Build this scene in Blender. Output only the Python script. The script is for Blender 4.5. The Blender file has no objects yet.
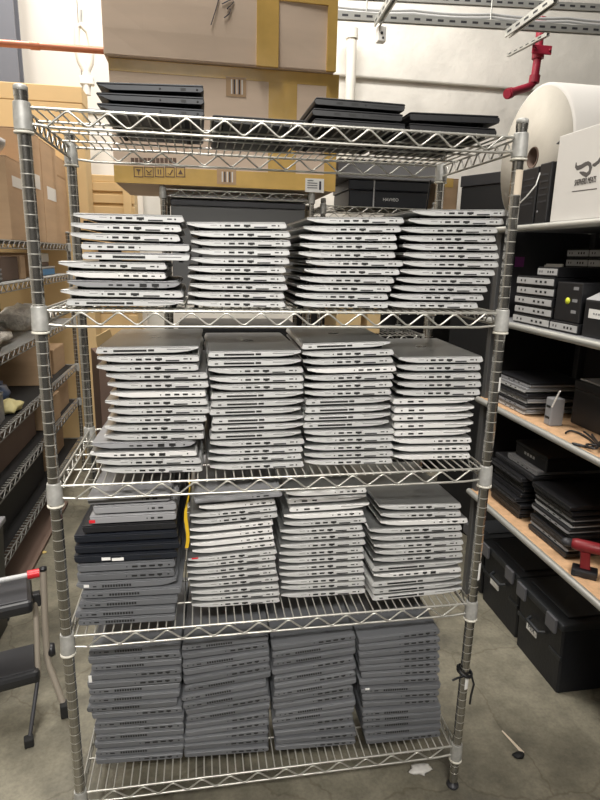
import bpy, bmesh, math, random
from mathutils import Vector, Matrix
random.seed(7)
PI = math.pi
SC = bpy.context.scene
COL = SC.collection

# ------------------------------------------------------------------ camera
F = 580.18
CAMP = Vector((.330, -1.291, 1.510))
YAW, PITCH, ROLL = .173, -.243, .023
_cy, _sy = math.cos(YAW), math.sin(YAW)
FW = Vector((_sy*math.cos(PITCH), _cy*math.cos(PITCH), math.sin(PITCH)))
RT0 = Vector((_cy, -_sy, 0)); UP0 = RT0.cross(FW)
RT = RT0*math.cos(ROLL) + UP0*math.sin(ROLL)
UP = -RT0*math.sin(ROLL) + UP0*math.cos(ROLL)
cam = bpy.data.cameras.new('camera'); co = bpy.data.objects.new('camera', cam); COL.objects.link(co)
m = Matrix((RT, UP, -FW)).transposed().to_4x4(); m.translation = CAMP
co.matrix_world = m
cam.sensor_fit = 'HORIZONTAL'; cam.sensor_width = 36; cam.lens = F/600*36
cam.clip_start = .02; cam.clip_end = 60
SC.camera = co

def ray(px, py): return FW + RT*((px-300)/F) - UP*((py-400)/F)
def on_y(px, py, Y): d = ray(px, py); return CAMP + d*((Y-CAMP.y)/d.y)
def on_x(px, py, X): d = ray(px, py); return CAMP + d*((X-CAMP.x)/d.x)
def on_z(px, py, Z): d = ray(px, py); return CAMP + d*((Z-CAMP.z)/d.z)
def on_plane(px, py, p, n): d = ray(px, py); return CAMP + d*((p-CAMP).dot(n)/d.dot(n))
def pix(p):
    d = Vector(p)-CAMP; z = d.dot(FW)
    return 300+F*d.dot(RT)/z, 400-F*d.dot(UP)/z

# ------------------------------------------------------------------ materials
MATS = {}
def mat(name, col, rough=.5, metal=0., var=0., scale=8., bump=0., bscale=60., emit=None, coat=0., alpha=None, rnd=0., stretch=None):
    if name in MATS: return MATS[name]
    M = bpy.data.materials.new(name); M.use_nodes = True; MATS[name] = M
    nt = M.node_tree; b = nt.nodes['Principled BSDF']; L = nt.links.new
    b.inputs['Base Color'].default_value = (*col, 1); b.inputs['Roughness'].default_value = rough
    b.inputs['Metallic'].default_value = metal
    if coat: b.inputs['Coat Weight'].default_value = coat; b.inputs['Coat Roughness'].default_value = .1
    src = None
    if var or bump:
        tc = nt.nodes.new('ShaderNodeTexCoord'); vec = tc.outputs['Object']
        if stretch:
            mp = nt.nodes.new('ShaderNodeMapping'); mp.inputs['Scale'].default_value = stretch
            L(vec, mp.inputs[0]); vec = mp.outputs[0]
    if var:
        n = nt.nodes.new('ShaderNodeTexNoise'); n.inputs['Scale'].default_value = scale; n.inputs['Detail'].default_value = 6
        L(vec, n.inputs['Vector'])
        r = nt.nodes.new('ShaderNodeValToRGB')
        r.color_ramp.elements[0].position = .3; r.color_ramp.elements[1].position = .7
        r.color_ramp.elements[0].color = (*[c*(1-var) for c in col], 1)
        r.color_ramp.elements[1].color = (*[min(1, c*(1+var)) for c in col], 1)
        L(n.outputs['Fac'], r.inputs[0]); src = r.outputs[0]; L(src, b.inputs['Base Color'])
    if rnd:
        oi = nt.nodes.new('ShaderNodeObjectInfo'); mr = nt.nodes.new('ShaderNodeMapRange')
        mr.inputs['To Min'].default_value = 1-rnd; mr.inputs['To Max'].default_value = 1+rnd
        L(oi.outputs['Random'], mr.inputs['Value'])
        hs = nt.nodes.new('ShaderNodeHueSaturation'); hs.inputs['Color'].default_value = (*col, 1)
        if src: L(src, hs.inputs['Color'])
        L(mr.outputs[0], hs.inputs['Value']); L(hs.outputs[0], b.inputs['Base Color'])
    if bump:
        n = nt.nodes.new('ShaderNodeTexNoise'); n.inputs['Scale'].default_value = bscale; n.inputs['Detail'].default_value = 4
        L(vec, n.inputs['Vector'])
        bp = nt.nodes.new('ShaderNodeBump'); bp.inputs['Strength'].default_value = bump; bp.inputs['Distance'].default_value = .01
        L(n.outputs['Fac'], bp.inputs['Height']); L(bp.outputs[0], b.inputs['Normal'])
    if emit:
        b.inputs['Emission Color'].default_value = (*col, 1); b.inputs['Emission Strength'].default_value = emit
    if alpha is not None: b.inputs['Alpha'].default_value = alpha
    return M

CHROME = mat('zinc_chrome', (.44, .43, .405), .18, .95, var=.12, scale=30)
WIRE = mat('zinc_wire', (.54, .525, .48), .38, .7)
SLEEVE = mat('sleeve_metal', (.46, .455, .43), .55, .35, var=.18, scale=50)
GROOVE_L = mat('groove_line', (.46, .445, .40), .5, .4)
SLEEVE_RING = mat('sleeve_ring', (.72, .69, .60), .5)
SILVER = mat('silver_alloy', (.66, .66, .65), .42, .35, rnd=.07)
SILVER_LID = mat('silver_lid', (.58, .58, .575), .36, .4, rnd=.08)
LID_TOP_SHADED = mat('shaded_lid_top', (.40, .405, .40), .3, .8, rnd=.1)  # lid tops darkened: the dark shelf reflection is put into the colour
SILVER_B = mat('satin_silver', (.74, .73, .71), .45, .15, rnd=.06)
STEEL_G = mat('steel_grey_plastic', (.30, .30, .31), .45, .1, rnd=.12)
DELLG = mat('slate_grey_plastic', (.135, .139, .148), .45, .1, rnd=.14)
DELLG_LID = mat('slate_grey_lid', (.155, .16, .17), .4, .15, rnd=.14)
NAVY = mat('navy_black_plastic', (.012, .0145, .021), .42, 0, rnd=.2)
BLACKP = mat('black_plastic', (.014, .014, .016), .42)
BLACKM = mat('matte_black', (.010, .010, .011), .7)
PORTM = mat('port_black', (.008, .008, .008), .6)
GROOVE = mat('card_slot_grey', (.20, .20, .20), .5)
RUBBER = mat('rubber', (.012, .012, .012), .8)
WHITE = mat('white_label_paper', (.80, .79, .76), .7)
LOGO = mat('mirror_emblem', (.75, .75, .75), .12, 1)
CARD = mat('cardboard', (.52, .35, .21), .75, var=.07, scale=3, stretch=(1, 1, 8))
CARD_P = mat('pale_cardboard', (.68, .49, .25), .75, var=.05, scale=4)
CARD_D = mat('dark_cardboard', (.16, .105, .08), .8, var=.1, scale=5)
CARD_G = mat('greyed_cardboard', (.76, .60, .47), .7, var=.06, scale=2.5, stretch=(1, 1, 5))
TAPE = mat('packing_tape', (.66, .43, .13), .22, 0, var=.10, scale=9, bump=.12, bscale=16)
INK = mat('marker_ink', (.03, .03, .05), .7)
WALLM = mat('painted_brick', (.78, .75, .69), .8, var=.09, scale=3.5, bump=.5, bscale=14)
BEIGE = mat('beige_paper', (.70, .60, .47), .7)
PAPER = mat('white_paper', (.70, .675, .64), .8, var=.03, scale=5)
PAPER_END = mat('paper_roll_end', (.56, .52, .45), .85, var=.09, scale=6, bump=.15, bscale=18)
PARTICLE = mat('particle_board', (.58, .36, .20), .8, var=.16, scale=40)
RAIL = mat('galvanised_rail', (.55, .55, .52), .4, .6)
DARKSTEEL = mat('dark_steel', (.05, .05, .055), .5, .3)
TOTEM = mat('black_tote_plastic', (.007, .008, .012), .5, bump=.08, bscale=80)
TOTELID = mat('charcoal_tote_lid', (.019, .021, .024), .5, bump=.08, bscale=80)
RED = mat('red_paint', (.36, .018, .045), .5)
REDP = mat('red_plastic', (.62, .02, .03), .4); REDD = mat('dark_red_plastic', (.22, .015, .02), .45)
COPPER = mat('copper_orange_pipe', (.50, .19, .11), .4, .2)
BLUE = mat('blue_plastic', (.03, .22, .50), .5)
YELLOW = mat('yellow_plastic', (.62, .40, .02), .5)
LIME = mat('lime_sticker', (.75, .8, .05), .5)
PINK = mat('magenta_sticker', (.70, .05, .30), .5)
PURPLE = mat('purple_sticker', (.30, .06, .28), .5)
GREYP = mat('grey_plastic', (.26, .26, .27), .45)
GREYL = mat('light_grey_plastic', (.45, .45, .45), .4)
TANMET = mat('taupe_tube', (.40, .35, .29), .4, .3)
PLASTWRAP = mat('bubble_wrap', (.72, .68, .62), .25, 0, var=.2, scale=40, bump=1., bscale=50)
OLIVE = mat('olive_box', (.26, .24, .07), .6)
PIPEW = mat('white_pipe', (.78, .74, .66), .5)

# ------------------------------------------------------------------ mesh builder
class MB:
    def __init__(s): s.v = []; s.f = []; s.m = []; s.sm = []
    def add(s, vs, fs, mi=0, smooth=False):
        o = len(s.v); s.v += [tuple(v) for v in vs]
        for f in fs: s.f.append([i+o for i in f]); s.m.append(mi); s.sm.append(smooth)
        return s
    def box(s, lo, hi, mi=0, bev=0., M=None):
        lo = Vector(lo); hi = Vector(hi)
        if bev <= 0:
            vs = [Vector((x, y, z)) for z in (lo.z, hi.z) for y in (lo.y, hi.y) for x in (lo.x, hi.x)]
            fs = [(0, 2, 3, 1), (4, 5, 7, 6), (0, 1, 5, 4), (2, 6, 7, 3), (0, 4, 6, 2), (1, 3, 7, 5)]
        else:
            bm = bmesh.new(); bmesh.ops.create_cube(bm, size=1)
            for v in bm.verts:
                v.co = Vector(((lo[i]+hi[i])/2 + v.co[i]*(hi[i]-lo[i]) for i in range(3)))
            bmesh.ops.bevel(bm, geom=bm.edges[:], offset=bev, segments=2, affect='EDGES', profile=.5)
            bm.verts.index_update()
            vs = [v.co.copy() for v in bm.verts]; fs = [[v.index for v in f.verts] for f in bm.faces]; bm.free()
        if M is not None: vs = [M @ v for v in vs]
        return s.add(vs, fs, mi)
    def tube(s, pts, r, n=8, mi=0, caps=True, closed=False):
        pts = [Vector(p) for p in pts]; k = len(pts)
        rs = r if isinstance(r, (list, tuple)) else [r]*k
        vs = []; prev = None
        for i, p in enumerate(pts):
            if closed: t = (pts[(i+1) % k]-pts[i-1])
            else: t = pts[min(i+1, k-1)]-pts[max(i-1, 0)]
            t.normalize()
            if prev is None:
                a = Vector((0, 0, 1)) if abs(t.z) < .9 else Vector((1, 0, 0))
                u = t.cross(a).normalized()
            else:
                u = (prev - t*prev.dot(t)); u = u.normalized() if u.length > 1e-6 else t.orthogonal().normalized()
            prev = u; w = t.cross(u)
            for j in range(n):
                a = 2*PI*j/n; vs.append(p + (u*math.cos(a)+w*math.sin(a))*rs[i])
        fs = []
        for i in range(k if closed else k-1):
            i2 = (i+1) % k
            for j in range(n):
                j2 = (j+1) % n; fs.append((i*n+j, i*n+j2, i2*n+j2, i2*n+j))
        s.add(vs, fs, mi, True)
        if caps and not closed:
            s.add(vs[:n], [tuple(range(n))[::-1]], mi); s.add(vs[-n:], [tuple(range(n))], mi)
        return s
    def lathe(s, prof, n=20, c=(0, 0, 0), axis='z', mi=0, smooth=True):
        vs = []
        for r, h in prof:
            for j in range(n):
                a = 2*PI*j/n; x, y = r*math.cos(a), r*math.sin(a)
                v = {'z': (x, y, h), 'x': (h, x, y), 'y': (y, h, x)}[axis]
                vs.append((v[0]+c[0], v[1]+c[1], v[2]+c[2]))
        fs = []
        for i in range(len(prof)-1):
            for j in range(n):
                j2 = (j+1) % n; fs.append((i*n+j, i*n+j2, (i+1)*n+j2, (i+1)*n+j))
        return s.add(vs, fs, mi, smooth)
    def prism(s, prof, y0, y1, inset=.0, mi=0, axis='y'):
        # profile of (u,h) extruded along the axis, ends chamfered by inset
        cu = sum(p[0] for p in prof)/len(prof); ch = sum(p[1] for p in prof)/len(prof)
        w = max(p[0] for p in prof)-min(p[0] for p in prof); hh = max(p[1] for p in prof)-min(p[1] for p in prof)
        ins = [(cu+(u-cu)*(1-2*inset/w), ch+(h-ch)*(1-1.4*inset/hh)) for u, h in prof] if inset else prof
        rings = [(ins, y0), (prof, y0+inset*1.3), (prof, y1-inset*1.3), (ins, y1)] if inset else [(prof, y0), (prof, y1)]
        n = len(prof); vs = []
        for pr, y in rings:
            for u, h in pr: vs.append((u, y, h) if axis == 'y' else (y, u, h))
        fs = [tuple(range(n)), tuple(range((len(rings)-1)*n, len(rings)*n))[::-1]]
        for i in range(len(rings)-1):
            for j in range(n):
                j2 = (j+1) % n; fs.append((i*n+j, (i+1)*n+j, (i+1)*n+j2, i*n+j2))
        return s.add(vs, fs, mi)
    def mesh(s, name, mats):
        me = bpy.data.meshes.new(name); me.from_pydata(s.v, [], s.f)
        for mt in (mats if isinstance(mats, (list, tuple)) else [mats]): me.materials.append(mt)
        for p, mi, sm in zip(me.polygons, s.m, s.sm): p.material_index = mi; p.use_smooth = sm
        bm = bmesh.new(); bm.from_mesh(me); bmesh.ops.recalc_face_normals(bm, faces=bm.faces); bm.to_mesh(me); bm.free()
        me.update(); return me
    def build(s, name, mats, parent=None, loc=(0, 0, 0), rot=(0, 0, 0)):
        o = bpy.data.objects.new(name, s.mesh(name, mats)); COL.objects.link(o)
        o.location = loc; o.rotation_euler = rot
        if parent: o.parent = parent
        return o

def tag(o, label=None, cat=None, group=None, kind=None):
    if label: o['label'] = label
    if cat: o['category'] = cat
    if group: o['group'] = group
    if kind: o['kind'] = kind
    return o
def thing(name, label, cat, loc=(0, 0, 0), rz=0., group=None):
    o = bpy.data.objects.new(name, None); COL.objects.link(o); o.empty_display_size = .05
    o.location = loc; o.rotation_euler = (0, 0, rz)
    return tag(o, label, cat, group)
def child(name, me, parent, loc=(0, 0, 0), rot=(0, 0, 0)):
    o = bpy.data.objects.new(name, me); COL.objects.link(o); o.parent = parent; o.location = loc; o.rotation_euler = rot
    return o
def copy_tree(o, parent=None):
    c = o.copy(); COL.objects.link(c)
    if parent: c.parent = parent
    for ch in o.children: copy_tree(ch, c)
    return c
def text_mesh(txt, size, material, depth=.0004, align='CENTER'):
    cu = bpy.data.curves.new('t', 'FONT'); cu.body = txt; cu.size = size; cu.extrude = depth; cu.align_x = align; cu.align_y = 'CENTER'
    ob = bpy.data.objects.new('t', cu); COL.objects.link(ob)
    dg = bpy.context.evaluated_depsgraph_get()
    me = bpy.data.meshes.new_from_object(ob.evaluated_get(dg)); bpy.data.objects.remove(ob)
    me.materials.clear(); me.materials.append(material); return me

# ------------------------------------------------------------------ the room
XW0, XW1, YW0, YW1, ZC = -2.9, 5.6, -3.6, 4.55, 5.6
fl = mat('concrete_floor', (.30, .28, .22), .6)
nt = fl.node_tree; L = nt.links.new; b = nt.nodes['Principled BSDF']
tc = nt.nodes.new('ShaderNodeTexCoord')
def noise(sc, det=8, rough=.6):
    n = nt.nodes.new('ShaderNodeTexNoise'); n.inputs['Scale'].default_value = sc; n.inputs['Detail'].default_value = det
    n.inputs['Roughness'].default_value = rough; L(tc.outputs['Object'], n.inputs['Vector']); return n
def ramp(inp, stops):
    r = nt.nodes.new('ShaderNodeValToRGB'); e = r.color_ramp.elements
    e[0].position, e[0].color = stops[0][0], (*stops[0][1], 1); e[1].position, e[1].color = stops[-1][0], (*stops[-1][1], 1)
    for p, c in stops[1:-1]: k = e.new(p); k.color = (*c, 1)
    L(inp, r.inputs[0]); return r
n1 = noise(2.2); r1 = ramp(n1.outputs['Fac'], [(.32, (.10, .092, .07)), (.5, (.23, .21, .155)), (.70, (.36, .33, .25))])
n2 = noise(14); r2 = ramp(n2.outputs['Fac'], [(.35, (.55, .55, .55)), (.6, (1, 1, 1))])
n3 = noise(90, 3); r3 = ramp(n3.outputs['Fac'], [(.3, (.75, .75, .75)), (.6, (1, 1, 1))])
mx = nt.nodes.new('ShaderNodeMixRGB'); mx.blend_type = 'MULTIPLY'; mx.inputs[0].default_value = .6; L(r1.outputs[0], mx.inputs[1]); L(r2.outputs[0], mx.inputs[2])
mx2 = nt.nodes.new('ShaderNodeMixRGB'); mx2.blend_type = 'MULTIPLY'; mx2.inputs[0].default_value = .8; L(mx.outputs[0], mx2.inputs[1]); L(r3.outputs[0], mx2.inputs[2])
# hairline cracks
vo = nt.nodes.new('ShaderNodeTexVoronoi'); vo.feature = 'DISTANCE_TO_EDGE'; vo.inputs['Scale'].default_value = 2.6
wn = noise(5, 4); mw = nt.nodes.new('ShaderNodeMixRGB'); mw.inputs[0].default_value = .12; L(tc.outputs['Object'], mw.inputs[1]); L(wn.outputs['Color'], mw.inputs[2])
L(mw.outputs[0], vo.inputs['Vector']); rc = ramp(vo.outputs['Distance'], [(.0, (.55, .5, .45)), (.012, (1, 1, 1))])
mx3 = nt.nodes.new('ShaderNodeMixRGB'); mx3.blend_type = 'MULTIPLY'; mx3.inputs[0].default_value = .6; L(mx2.outputs[0], mx3.inputs[1]); L(rc.outputs[0], mx3.inputs[2])
L(mx3.outputs[0], b.inputs['Base Color'])
bp = nt.nodes.new('ShaderNodeBump'); bp.inputs['Strength'].default_value = .15; bp.inputs['Distance'].default_value = .01; L(n2.outputs['Fac'], bp.inputs['Height']); L(bp.outputs[0], b.inputs['Normal'])

def struct(name, mb, m): return tag(mb.build(name, m), kind='structure')
struct('floor', MB().box((XW0, YW0, -.1), (XW1, YW1, 0)), fl)
CEIL = mat('ceiling_paint', (.30, .29, .27), .9, var=.05, scale=2)
struct('ceiling', MB().box((XW0, YW0, ZC), (XW1, YW1, ZC+.1)), CEIL)
# back wall with projecting upper band (painted beam line)
struct('wall_back', MB().box((XW0, YW1, 0), (XW1, YW1+.15, ZC)), WALLM)
struct('trim_1', MB().box((XW0, YW1-.045, 3.14), (XW1, YW1, ZC), bev=.015), WALLM)
struct('wall_left', MB().box((XW0-.15, YW0, 0), (XW0, YW1+.15, ZC)), WALLM)
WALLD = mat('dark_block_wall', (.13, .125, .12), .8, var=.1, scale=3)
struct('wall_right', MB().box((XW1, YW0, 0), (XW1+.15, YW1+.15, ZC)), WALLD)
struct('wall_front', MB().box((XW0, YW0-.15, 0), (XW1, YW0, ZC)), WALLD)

# ------------------------------------------------------------------ wire racks
def post_mesh(H, r=.0127):
    pr = [(0, .02), (r*.92, .02)]; z = .03
    while z < H-.03:
        pr += [(r, z), (r, z+.0234), (r*1.006, z+.0234), (r*1.006, z+.0254)]; z += .0254
    pr += [(r, H-.012), (r*1.06, H-.0115), (r*1.06, H-.002), (r*.8, H), (0, H)]
    a = MB()
    for i in range(len(pr)-1): a.lathe(pr[i:i+2], 18, mi=1 if abs(pr[i][0]-r*1.006) < 1e-7 and abs(pr[i+1][0]-r*1.006) < 1e-7 else 0)
    return a.mesh('post', [CHROME, GROOVE_L])
def shelf_mesh(W, D, step=.0215, rr=.0023, rim=.0030, nz=None, longs=3):
    a = MB(); zt, zb = .018, -.011; e = .014
    for y in (0, D):
        a.tube([(e, y, zt), (W-e, y, zt)], rim, 8)
        a.tube([(e, y, zb), (.055, y, zb-.004), (W-.055, y, zb-.004), (W-e, y, zb)], rim, 8)
        n = max(4, round((W-.09)/.038)); pts = [(.045+(W-.09)*i/n, y+(.0028 if y else -.0028), (zb-.002) if i % 2 == 0 else zt-.001) for i in range(n+1)]
        q = [pts[0]]                                                  # round the corners of the zigzag
        for i in range(1, n):
            p0, p1, p2 = Vector(pts[i-1]), Vector(pts[i]), Vector(pts[i+1])
            q += [p1.lerp(p0, .22), p1.lerp(p0, .08)+Vector((0, 0, .0006*(1 if i % 2 == 0 else -1))), p1.lerp(p2, .08)+Vector((0, 0, .0006*(1 if i % 2 == 0 else -1))), p1.lerp(p2, .22)]
        q.append(pts[-1]); a.tube(q, rr, 6)
    for x in (0, W):
        a.tube([(x, e, zt), (x, D-e, zt)], rim, 8); a.tube([(x, e, zb), (x, D-e, zb)], rim, 8)
        n = max(4, round((D-.07)/.024)); a.tube([(x, .035+(D-.07)*i/n, zb if i % 2 == 0 else zt) for i in range(n+1)], rr, 6)
    for k in range(longs):
        y = D*(k+1)/(longs+1); a.tube([(0, y, zt-.003), (W, y, zt-.003)], rr*1.1, 6)
    n = round((W-.04)/step)
    for i in range(n+1):
        x = .02+(W-.04)*i/n
        a.tube([(x, -.001, zt-.004), (x, .001, zt+.002), (x, D-.001, zt+.002), (x, D+.001, zt-.004)], rr*.85, 5)
    return a.mesh('wire_deck', WIRE)
def sleeve_meshes():
    pr = [(.0132, -.024), (.0166, -.024), (.0176, -.0225), (.0172, .0), (.0160, .025), (.0150, .0275), (.0132, .028)]
    a = MB()
    for i in range(len(pr)-1): a.lathe(pr[i:i+2], 20)
    b_ = MB().lathe([(.0130, -.030), (.0186, -.030), (.0186, -.0255), (.0130, -.0255)], 20)
    return a.mesh('corner_sleeve', SLEEVE), b_.mesh('sleeve_ring', SLEEVE_RING)
SLV, RNG = sleeve_meshes()
FOOT = MB().lathe([(0, 0), (.016, 0), (.018, .004), (.016, .010), (.006, .012), (.006, .03)], 16).mesh('foot', DARKSTEEL)
CAPM = MB().lathe([(.0122, -.001), (.0134, 0), (.0134, .006), (.011, .009), (0, .0095)], 16).mesh('cap', SLEEVE)
def wire_rack(root, W, D, zs, H, step=.0215, longs=3, simple=False):
    pm = post_mesh(H); posts = []
    for x, y in ((0, 0), (W, 0), (0, D), (W, D)):
        p = child('post', pm, root, (x, y, 0)); posts.append(p)
        child('foot', FOOT, p); child('cap', CAPM, p, (0, 0, H))
    sm = shelf_mesh(W, D, step, longs=longs); decks = []
    for z in zs:
        s = child('wire_shelf', sm, root, (0, 0, z)); decks.append(s)
        for x, y in ((0, 0), (W, 0), (0, D), (W, D)):
            child('corner_sleeve', SLV, s, (x, y, 0))
            if not simple: child('sleeve_ring', RNG, s, (x, y, 0))
    return posts, decks

RW, RD = 1.04, .44
ZS = dict(T=1.758, A=1.370, B=.978, C=.591, D=.125)
rack = thing('wire_shelving_rack', 'tall chrome five-shelf wire rack loaded with stacked laptops in the centre', 'shelving rack', (0, 0, 0))
POSTS, DECKS = wire_rack(rack, RW, RD, list(ZS.values()), 1.806)
# tape tabs on the right front post
def tab(name, z0, z1, m, ang, lab):
    a = MB(); n = 8; vs = []; r = .0133
    for z in (z0, z1):
        for j in range(n+1):
            t = ang-.75+1.5*j/n; vs.append((r*math.cos(t), r*math.sin(t), z))
    a.add(vs, [(j, j+1, n+2+j, n+1+j) for j in range(n)])
    o = a.build(name, m, POSTS[1]); o['label'] = lab; return o
tab('tape_label', 1.655, 1.708, BEIGE, -PI/2, 'beige tape label')
tab('sticker', .685, .735, WHITE, -PI/2+.9, 'white sticker')
tab('sticker', .345, .385, WHITE, -PI/2+.6, 'white sticker')
tab('sticker', 1.20, 1.235, WHITE, -PI/2+1.0, 'white sticker')

# ------------------------------------------------------------------ laptops
D0, T0 = .322, .0195
def base_profile(w, kind):
    if kind == 'wedge': return [(.001, .0160), (0, .0140), (.022, .0078), (.050, .0048), (w-.008, .0040), (w-.001, .0056), (w, .0085), (w-.003, .0160)]
    if kind == 'slab':  return [(.001, .0160), (0, .0125), (.002, .0056), (.006, .0040), (w-.008, .0040), (w-.002, .0056), (w, .0105), (w-.002, .0160)]
    if kind == 'deep':  return [(.001, .0154), (-.001, .0144), (.010, .0105), (.020, .0060), (.030, .0044), (w-.006, .0044), (w, .0080), (w-.001, .0154)]
    if kind == 'round': return [(.001, .0160), (0, .0140), (.018, .0076), (.040, .0044), (w-.030, .0040), (w-.010, .0070), (w, .0135), (w-.001, .0160)]
def lid_profile(w, kind):
    if kind == 'deep': return [(-.0035, .0159), (-.004, .0176), (-.002, .0193), (w-.004, .0193), (w-.001, .0180), (w-.001, .0159)]
    return [(0, .0165), (-.0005, .0178), (.002, .0190), (.008, .0194), (w-.009, .0194), (w-.005, .0190), (w-.004, .0178), (w-.004, .0165)]
# ports are (name, u0, u1, v0, v1) as fractions of width / metres of height
P_RIGHT = [('card_slot', .23, .295, .0088, .0096), ('audio_jack', .325, .34, .0072, .0094), ('usb_port', .374, .432, .0068, .0098),
           ('display_port', .466, .525, .0070, .0098), ('network_port', .563, .63, .0058, .0100), ('docking_port', .665, .80, .0040, .0066),
           ('usb_c_port', .842, .884, .0075, .0092), ('power_jack', .905, .925, .0068, .0094)]
P_VENT = [('lock_slot', .075, .11, .0065, .0085), ('vent', .17, .49, .0060, .0098), ('usb_port', .506, .564, .0066, .0098), ('card_slot', .69, .925, .0088, .0102)]
P_HDMI = [('audio_jack', .60, .612, .0070, .0090), ('usb_port', .665, .705, .0070, .0092), ('usb_port', .755, .785, .0072, .0090), ('network_port', .815, .875, .0064, .0098), ('power_jack', .935, .955, .0064, .0092)]
P_LEFT3 = [('lock_slot', .085, .105, .0066, .0088), ('usb_port', .18, .25, .0064, .0094), ('display_port', .31, .37, .0068, .0094), ('card_slot', .64, .95, .0086, .0100)]
P_MID5 = [('audio_jack', .515, .53, .0068, .0090), ('usb_port', .57, .625, .0066, .0094), ('usb_port', .665, .72, .0066, .0094), ('display_port', .755, .81, .0066, .0094), ('usb_c_port', .85, .885, .0070, .0088), ('power_jack', .935, .955, .0068, .0092)]
P_REV = [('power_jack', .07, .09, .0068, .0094), ('usb_c_port', .15, .19, .0072, .0092), ('display_port', .235, .295, .0068, .0096), ('usb_port', .335, .395, .0066, .0096), ('usb_port', .43, .485, .0066, .0096), ('audio_jack', .53, .54, .0070, .0090)]
P_REV2 = [('usb_c_port', .06, .09, .0070, .0088), ('usb_port', .125, .18, .0064, .0094), ('vent', .28, .58, .0056, .0100), ('card_slot', .70, .92, .0080, .0094)]
P_VGA = [('usb_c_port', .36, .40, .0066, .0088), ('usb_port', .43, .48, .0062, .0090), ('display_port', .53, .59, .0062, .0090), ('vga_port', .635, .70, .0050, .0102), ('network_port', .745, .81, .0050, .0102), ('power_jack', .88, .905, .0064, .0090)]
P_MANY = [('lock_slot', .22, .25, .007, .0088), ('usb_port', .28, .33, .0066, .0094), ('usb_port', .36, .41, .0066, .0094), ('display_port', .45, .50, .0066, .0094), ('network_port', .55, .60, .0056, .010), ('vga_port', .64, .70, .0052, .0100), ('card_slot', .74, .86, .004, .0056), ('power_jack', .90, .92, .0068, .0092)]
P_SLATE_R = [('audio_jack', .495, .508, .0070, .0090), ('usb_port', .555, .612, .0066, .0092), ('usb_port', .642, .70, .0066, .0092), ('display_port', .73, .79, .0066, .0092), ('network_port', .82, .87, .0062, .0096), ('lock_slot', .925, .945, .0070, .0090)]
P_SLATE_L = [('power_jack', .05, .075, .0066, .0090), ('usb_c_port', .115, .135, .0070, .0084), ('usb_port', .165, .215, .0066, .0086), ('vent', .28, .585, .0058, .0098)]
P_SLATE_L2 = [('power_jack', .08, .115, .0066, .0090), ('usb_c_port', .165, .20, .0068, .0084), ('vent', .255, .55, .0056, .0098)]
P_DARK = [('audio_jack', .65, .665, .0068, .0090), ('usb_port', .70, .74, .0066, .009), ('usb_port', .78, .84, .0066, .009)]
P_NAVYV = [('vent', .63, .84, .0060, .0096), ('audio_jack', .34, .35, .007, .009), ('usb_port', .40, .44, .007, .009)]
P_TOP = [('audio_jack', .57, .585, .0060, .0086), ('usb_port', .775, .825, .0058, .0092), ('power_jack', .925, .945, .0058, .0088)]
P_TOPR = [('usb_port', .24, .31, .0064, .0094), ('display_port', .40, .48, .0064, .0096), ('audio_jack', .55, .57, .007, .009), ('card_slot', .62, .92, .0076, .0092)]
P_TOPR2 = [('audio_jack', .55, .57, .007, .009), ('usb_port', .76, .82, .0064, .0094), ('power_jack', .90, .93, .0064, .0094), ('card_slot', .60, .68, .0076, .0092)]
# kind: (width, mirrored hinge, base profile, lid profile, base mat, lid mat, ports)
KIND = {
 'R': (.226, 'wedge', '', SILVER, SILVER_LID, P_RIGHT, False),
 'V': (.228, 'wedge', '', SILVER, SILVER_LID, P_VENT, True),
 'H': (.226, 'wedge', '', SILVER_B, SILVER_B, P_HDMI, False),
 'L': (.226, 'wedge', '', SILVER_B, SILVER_LID, P_LEFT3, True),
 'M': (.226, 'wedge', '', SILVER_B, SILVER_LID, P_MID5, False),
 'r': (.226, 'slab', '', SILVER, STEEL_G, P_REV, True),
 'v': (.226, 'slab', '', SILVER, STEEL_G, P_REV2, True),
 'G': (.230, 'round', '', STEEL_G, STEEL_G, P_VGA, False),
 'Y': (.230, 'wedge', '', SILVER_B, SILVER_LID, P_MANY, False),
 'S': (.236, 'slab', '', DELLG, DELLG_LID, P_SLATE_R, False),
 's': (.236, 'slab', '', DELLG, DELLG_LID, P_SLATE_L, True),
 'q': (.236, 'round', '', DELLG, DELLG_LID, P_SLATE_L2, True),
 'g': (.230, 'slab', '', STEEL_G, STEEL_G, P_DARK, False),
 'K': (.236, 'slab', '', BLACKP, BLACKP, P_DARK, False),
 'N': (.236, 'slab', '', NAVY, NAVY, P_NAVYV, False),
 'T': (.222, 'deep', 'deep', NAVY, NAVY, P_TOP, False),
 'B': (.220, 'slab', '', BLACKP, BLACKP, P_TOPR, True),
 'b': (.220, 'slab', '', BLACKP, BLACKP, P_TOPR2, False),
}
PROTO = {}
PORTMESH = {}
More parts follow.
